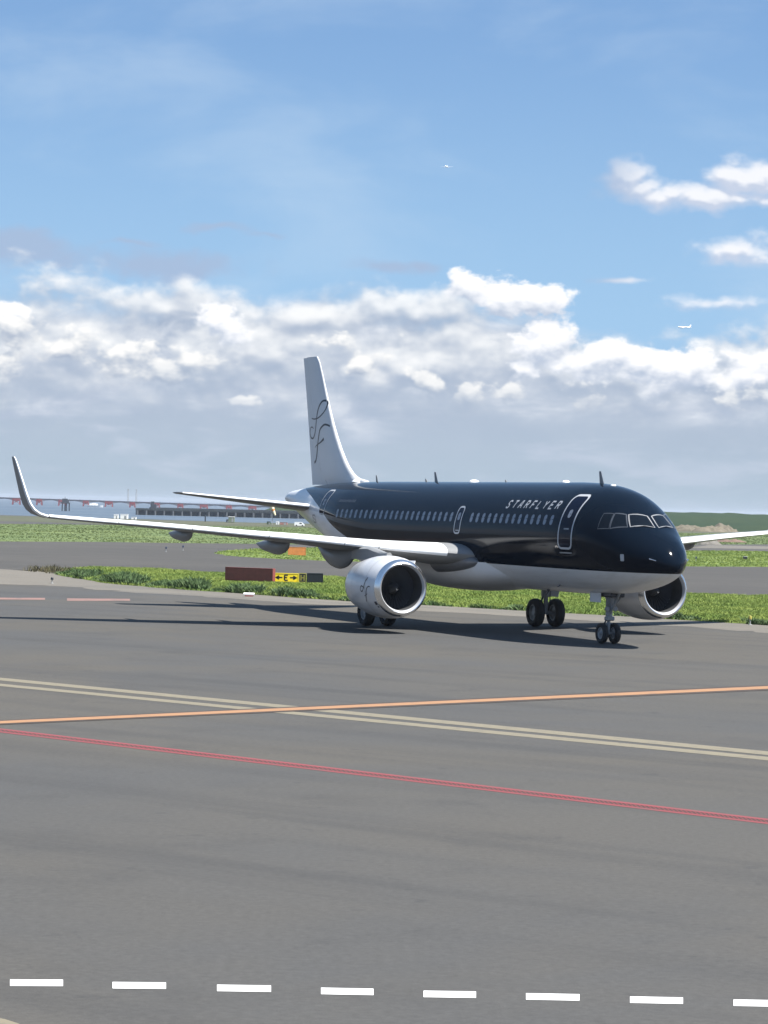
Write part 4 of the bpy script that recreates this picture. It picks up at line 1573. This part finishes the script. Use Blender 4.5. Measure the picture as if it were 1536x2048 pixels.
# ------------------------------------------------------------------ across the bay
M_DECK = mat('bridge_deck', (0.0408, 0.0360, 0.0480), 0.7, var=.2, vscale=.1)
M_BRED = mat('bridge_red', (0.2304, 0.0324, 0.0360), 0.6, var=.15, vscale=.2)
M_BPALE = mat('bridge_pale_girder', (0.2016, 0.1920, 0.2112), 0.6, var=.15, vscale=.2)
M_DARKWOOD = mat('dark_timber', (0.035, 0.045, 0.06), 0.8, var=.3, vscale=.5)
M_PILE = mat('pile_concrete', (0.075, 0.085, 0.095), 0.8, var=.3, vscale=.3)
M_QUAY = mat('quay_slate', (0.0264, 0.0360, 0.0408), 0.8, var=.3, vscale=.08)

BD = 2400.0


def deck_pt(px):
    return Vector(at(px, 995.2 + (1011.8 - 995.2) * px / 505, BD))


a, b = deck_pt(-140), deck_pt(640)
br = empty('approach_bridge', (a.x, a.y, WATER_Z))
tag(br, 'long low red and grey approach light bridge across the bay', 'bridge')
rel = lambda p_: (p_.x - a.x, p_.y - a.y, p_.z - WATER_Z)
mb = MB()
rows = []
for k in range(40):
    q = rel(deck_pt(-140 + 780 * k / 39))
    rows.append([(q[0], q[1] - 1.5, q[2] - .35), (q[0], q[1] + 1.5, q[2] - .35), (q[0], q[1] + 1.5, q[2] + .35), (q[0], q[1] - 1.5, q[2] + .35)])
MB().grid(rows, True, True, True).build('deck', M_DECK, br, smooth=False)
mb = MB()
for k in range(40):
    q = rel(deck_pt(-140 + 780 * k / 39))
    mb.box((q[0], q[1] - 1.4, q[2] + .75), (.15, .15, .9))
mb.build('railing_posts', M_DECK, br, smooth=False)
piers = [-60, -13, 33, 79, 125, 172, 218, 265, 312, 361, 408, 458, 505, 552, 600]
for i, px in enumerate(piers):
    q = rel(deck_pt(px))
    wide = 3.4 if i % 2 == 0 else 2.4
    mb = MB()
    for sx in (-1, 1):
        for sy in (-1, 1):
            mb.tube([(q[0] + sx * wide, q[1] + sy * 2, -1), (q[0] + sx * wide * .8, q[1] + sy * 1.2, q[2] - .2)], .5, 6)
    mb.box((q[0], q[1] - 1.6, q[2] - 1.2), (wide * 2, .6, 1.9))
    mb.tube([(q[0] - wide, q[1] - 1.9, .6), (q[0] + wide * .85, q[1] - 1.5, q[2] - .8)], .22, 6)
    mb.tube([(q[0] + wide, q[1] - 1.9, .6), (q[0] - wide * .85, q[1] - 1.5, q[2] - .8)], .22, 6)
    mb.build('pier', M_BRED, br)
    if i + 1 < len(piers):
        q2 = rel(deck_pt(piers[i + 1]))
        top_, bot_ = [], []
        for s in np.linspace(0, 1, 11):
            x_ = q[0] + (q2[0] - q[0]) * s
            z_ = q[2] + (q2[2] - q[2]) * s
            top_.append((x_, q[1] - 1.3, z_ - .36))
            bot_.append((x_, q[1] - 1.3, z_ - .9 - 2.6 * (2 * s - 1) ** 2))
        back_t = [(p_[0], p_[1] + .5, p_[2]) for p_ in top_]
        back_b = [(p_[0], p_[1] + .5, p_[2]) for p_ in bot_]
        MB().grid([top_, bot_, back_b, back_t], False).build('arch_girder', M_BPALE, br, smooth=False)

# two slender lattice masts behind the bridge
for px, top_y, lab in ((256, 979, 'left of two slender grey masts behind the bridge'), (272.5, 980, 'right of two slender grey masts behind the bridge')):
    base = at(px, 1002, 3000)
    tp = at(px, top_y, 3000)
    o = empty('lattice_mast', (base[0], base[1], WATER_Z))
    tag(o, lab, 'mast', 'pair of masts')
    hgt = tp[2] - WATER_Z
    mb = MB()
    for sx in (-1, 1):
        for sy in (-1, 1):
            mb.tube([(sx * .9, sy * .9, 0), (sx * .5, sy * .5, hgt)], .16, 5)
    nseg = 9
    for k in range(nseg):
        z0_, z1_ = hgt * k / nseg, hgt * (k + 1) / nseg
        mb.tube([(-.9 + .04 * k, -.9, z0_), (.9 - .04 * k, -.9, z1_)], .1, 4)
        mb.tube([(.9 - .04 * k, -.9, z0_), (-.9 + .04 * k, -.9, z1_)], .1, 4)
    mb.build('lattice', M_GREYMETAL, o)
    MB().box((0, 0, hgt + .3), (2.0, 2.0, .6), 0, .1).build('head', M_GREYMETAL, o, smooth=False)

# dark beacon platform on piles
base = at(131, 1022, 1450)
o = empty('beacon_platform', (base[0], base[1], WATER_Z))
tag(o, 'dark beacon platform on piles in the bay right of the upturned wingtip', 'platform')
for sx, sy in ((-1.6, -1), (-.4, 1), (.6, -1), (1.8, 1)):
    MB().tube([(sx * 1.05, sy, -1), (sx, sy, 4.2)], .34, 8).build('pile', M_DARKWOOD, o)
MB().box((0, 0, 4.3), (4.4, 3, .7), 0, .05).build('platform', M_DARKWOOD, o, smooth=False)
MB().box((-.4, 0, 5.6), (2.8, 2, 2.0), 0, .05).box((1.3, 0, 5.2), (.8, 1.5, 1.4), 0, .05).build('hut', M_DARKWOOD, o, smooth=False)
MB().tube([(-.4, 0, 6.6), (-.4, 0, 7.6)], .12, 6).build('lamp_post', M_DARKWOOD, o)

# dark jetty
JD = 1250.0
j0, j1 = Vector(at(272, 1030, JD)), Vector(at(760, 1036, JD))
o = empty('jetty', (j0.x, j0.y, WATER_Z))
tag(o, 'long dark jetty on piles in the bay before the bridge', 'jetty')
Lj = j1.x - j0.x
MB().box((Lj / 2, 0, 2.6), (Lj, 6, 1.0), 0, .05).build('deck', M_QUAY, o, smooth=False)
MB().box((Lj / 2 + 3, 1.5, 3.35), (Lj - 6, 2.0, .5), 0, .05).build('parapet', M_DARKWOOD, o, smooth=False)
MB().box((8.0, 0, 4.1), (2.6, 3, 2.0), 0, .05).box((7.6, 0, 5.6), (1.4, 1.6, 1.4), 0, .05).build('hut', M_DARKWOOD, o, smooth=False)
for k in range(28):
    x = .8 + k * (Lj - 1.6) / 27
    MB().tube([(x, -2.8, -1.2), (x, -2.8, 2.1)], .5, 7).build('pile', M_PILE, o)
MB().box((Lj / 2, -.6, .9), (Lj, 3, 2.4), 0, .05).build('core_wall', M_QUAY, o, smooth=False)

# green headland at the root of the jetty
rows = []
for k in range(26):
    px = 505 + 16 * k
    hgt = (2.6 + .5 * math.sin(k * .9) + rng.normal(0, .15)) * min(1, k / 3 + .1)
    X_ = at(px, 1020, 1300)[0]
    rows.append([(X_, 1285, WATER_Z), (X_, 1290, WATER_Z + hgt * .9), (X_, 1300, WATER_Z + hgt * 2.0), (X_, 1330, WATER_Z + hgt * 2.1), (X_, 1360, WATER_Z)])
structure(MB().grid(rows).build('headland', M_BANK))

# pole on the shore
p = at(410.5, 1042, 655)
o = empty('marker_pole', (p[0], p[1], 0))
tag(o, 'dark upright pole on the shoreline in front of the jetty', 'pole')
MB().tube([(0, 0, 0), (0, 0, 2.2)], .16, 8).build('post', M_DARKWOOD, o)
MB().box((0, 0, 2.25), (.5, .5, .3), 0, .03).build('head', M_DARKWOOD, o, smooth=False)

# windsock
WDIST = 600
p = at(544.5, 1052, WDIST)
zt = at(544.5, 1012.5, WDIST)[2]
o = empty('windsock', (p[0], p[1], 0))
tag(o, 'cream and orange windsock drooping from its pole', 'windsock')
MB().tube([(0, 0, 0), (0, 0, zt)], .06, 8).build('pole', M_GREYMETAL, o)
k = WDIST / F_PX
mb = MB()
ax = [(-1.5 * k, 0, zt), (0.5 * k, -.1, zt - 6 * k), (3 * k, -.2, zt - 12 * k), (5.5 * k, -.25, zt - 18 * k)]
mb.tube(ax, [4.2 * k, 3.4 * k, 2.6 * k, 1.6 * k], 14, False)
mb.build('sock', mat('windsock_cloth', (.78, .70, .48), .8), o)
MB().tube([ax[1], tuple(np.array(ax[1]) * .4 + np.array(ax[2]) * .6)], [3.5 * k, 2.95 * k], 14, False).build('sock_band', M_ORSIGN, o)

# white cabinets, cabin and vehicles near the shore
M_WBOX = mat('white_enamel', (.82, .82, .80), .5)


def cabinet(px0, px1, y0, y1, dist, label, m, roof_m, name='equipment_cabinet', cat='cabinet', depth=1.6):
    a_, b_ = at(px0, y1, dist), at(px1, y1, dist)
    w = b_[0] - a_[0]
    h = (y1 - y0) / F_PX * dist
    e = empty(name, ((a_[0] + b_[0]) / 2, dist, 0))
    tag(e, label, cat)
    MB().box((0, 0, h * .5 + .02), (w, depth, h * .9), 0, .04).build('housing', m, e, smooth=False)
    MB().box((0, 0, h * .97 + .02), (w * 1.06, depth * 1.06, h * .07), 0, .02).build('roof', roof_m, e, smooth=False)
    MB().box((w * .18, -depth / 2 - .012, h * .42), (w * .3, .02, h * .6)).build('hatch', M_GREYMETAL, e, smooth=False)
    return e


cabinet(228, 236.5, 1027.5, 1036.5, 668, 'narrow white cabinet left of the wide one on the shoreline', M_WBOX, M_WBOX)
cabinet(241, 256, 1027, 1037, 667, 'wide white cabinet on the shoreline, middle of three just above the near wing', M_WBOX, M_WBOX)
cabinet(263, 272.5, 1033, 1038, 664, 'lowest white cabinet right of the wide one', M_WBOX, M_WBOX)
M_PALEGREEN = mat('pale_green_paint', (0.1632, 0.2016, 0.1440), .6, var=.1, vscale=2)
cabinet(457, 469, 1034.5, 1046.5, 640, 'pale green cabin by the shore left of the windsock', M_PALEGREEN, M_WBOX, 'shore_cabin', 'cabin', 2)
cabinet(453, 457.5, 1036, 1042, 645, 'small dark cabinet behind the pale green cabin', M_SIGNBLACK, M_SIGNBLACK)
cabinet(552, 558, 1041, 1047.5, 610, 'small white box standing right of the windsock pole', M_WBOX, M_WBOX)
cabinet(534, 541, 1041, 1047, 612, 'dark green bin left of the windsock pole', mat('dark_green_paint', (.04, .08, .04), .6), M_SIGNBLACK)
cabinet(560, 575, 1043, 1048.5, 612, 'low faded red skip right of the windsock', mat('faded_red', (.34, .16, .14), .7, var=.2, vscale=2), M_GREYMETAL, 'skip', 'skip')


def van(px0, px1, y_base, dist, label):
    a_, b_ = at(px0, y_base, dist), at(px1, y_base, dist)
    L = b_[0] - a_[0]
    e = empty('van', ((a_[0] + b_[0]) / 2, dist, 0))
    tag(e, label, 'van')
    h = L * .40
    prof = [(-.5, .14), (-.5, .9), (-.46, .97), (.16, 1.0), (.28, .93), (.38, .58), (.49, .48), (.5, .14)]
    rows_ = [[(x * L, yy, z * h) for x, z in prof] for yy in (-.42 * h * 1.6, .42 * h * 1.6)]
    MB().grid(rows_, True, True, True).build('body', M_WBOX, e, smooth=False)
    MB().box((.12 * L, -.42 * h * 1.6 - .012, .72 * h), (.22 * L, .02, .24 * h)).build('window', M_GLASS, e, smooth=False)
    for xx in (-.3, .3):
        for yy in (-1, 1):
            MB().lathe([(-.1, .0), (-.1, .17 * h), (.1, .17 * h), (.1, 0)], (xx * L, yy * .40 * h * 1.6, .17 * h), 'y', 14).build('wheel', M_TYRE, e)
    return e


van(589, 609, 1050, 590, 'white van parked on the shore road below the tailplane')


def boat(px0, px1, py, dist, label):
    a_, b_ = at(px0, py, dist), at(px1, py, dist)
    L = b_[0] - a_[0]
    e = empty('boat', ((a_[0] + b_[0]) / 2, dist, WATER_Z))
    tag(e, label, 'boat')
    rows_ = []
    for s in np.linspace(0, 1, 9):
        w = .16 * L * math.sqrt(max(.02, 1 - s ** 3))
        rows_.append([((s - .5) * L, -w, .12 * L), ((s - .5) * L, -w * .6, 0), ((s - .5) * L, w * .6, 0), ((s - .5) * L, w, .12 * L)])
    MB().grid(rows_, True, True, True).build('hull', M_WBOX, e)
    MB().box((-.08 * L, 0, .17 * L), (.5 * L, .2 * L, .10 * L), 0, .05).build('cabin', M_WBOX, e, smooth=False)
    MB().box((-.05 * L, 0, .235 * L), (.22 * L, .16 * L, .03 * L)).build('wheelhouse', M_WBOX, e, smooth=False)
    return e


boat(174, 206, 1010, 2250, 'white motor boat in front of the bridge')


# ------------------------------------------------------------------ airborne jets
def far_jet(px, py, dist, heading, label, scale=1.0):
    e = empty('flying_jet', at(px, py, dist), heading)
    tag(e, label, 'jet')
    S = scale
    prof = [(-18, .1), (-17, 1.2), (-14, 1.9), (-8, 2), (8, 2), (13, 1.6), (18, .3)]
    MB().lathe([(a_ * S, r * S) for a_, r in prof], (0, 0, 0), 'x', 16).build('body', M_SLAT, e)
    for s in (-1, 1):
        rr = [section((-4.5 * S + .5 * y * S, s * y * S, (-.8 + .09 * y) * S), c * S, .13, (0, 0, 1)) for y, c in ((1, 6.5), (6, 4), (17, 1.6))]
        MB().grid(rr, True, True, True).build('wing', M_SLAT, e)
        rr = [section((13 * S + .6 * y * S, s * y * S, .8 * S), c * S, .1, (0, 0, 1)) for y, c in ((.3, 3.8), (6, 1.4))]
        MB().grid(rr, True, True, True).build('tailplane', M_SLAT, e)
        MB().lathe([(-2, .9), (-1, 1.2), (1.5, 1.1), (2.4, .7)], (-6 * S, s * 5.8 * S, -1.9 * S), 'x', 14).build('engine', M_SLAT, e)
    rr = [section((11.5 * S + .75 * z * S, 0, (1.5 + z) * S), c * S, .1, (0, 1, 0)) for z, c in ((0, 5), (6, 1.9))]
    MB().grid(rr, True, True, True).build('tail_fin', M_SLAT, e)
    return e


far_jet(893, 333.5, 9500, math.radians(78), 'tiny white jet seen head-on high in the clear blue sky', 1.3)
far_jet(1369, 654.5, 7000, math.radians(8), 'tiny white jet seen from the side above the right hand clouds')


# ------------------------------------------------------------------ haze over the bay
hz = MB().box((0, 7850, 7.5), (18200, 16500, 23), 0).build('haze', None, smooth=False)
hz['kind'] = 'stuff'
hm = bpy.data.materials.new('sea_haze')
hm.use_nodes = True
ht = NT(hm.node_tree)
ht.n.clear()
pv = ht.node('ShaderNodeVolumePrincipled')
pv.inputs['Color'].default_value = (0.80, 0.88, 1.0, 1)
pv.inputs['Density'].default_value = 0.00007
pv.inputs['Anisotropy'].default_value = 0.2
ho = ht.node('ShaderNodeOutputMaterial')
ht.l.new(pv.outputs[0], ho.inputs['Volume'])
hz.data.materials.append(hm)
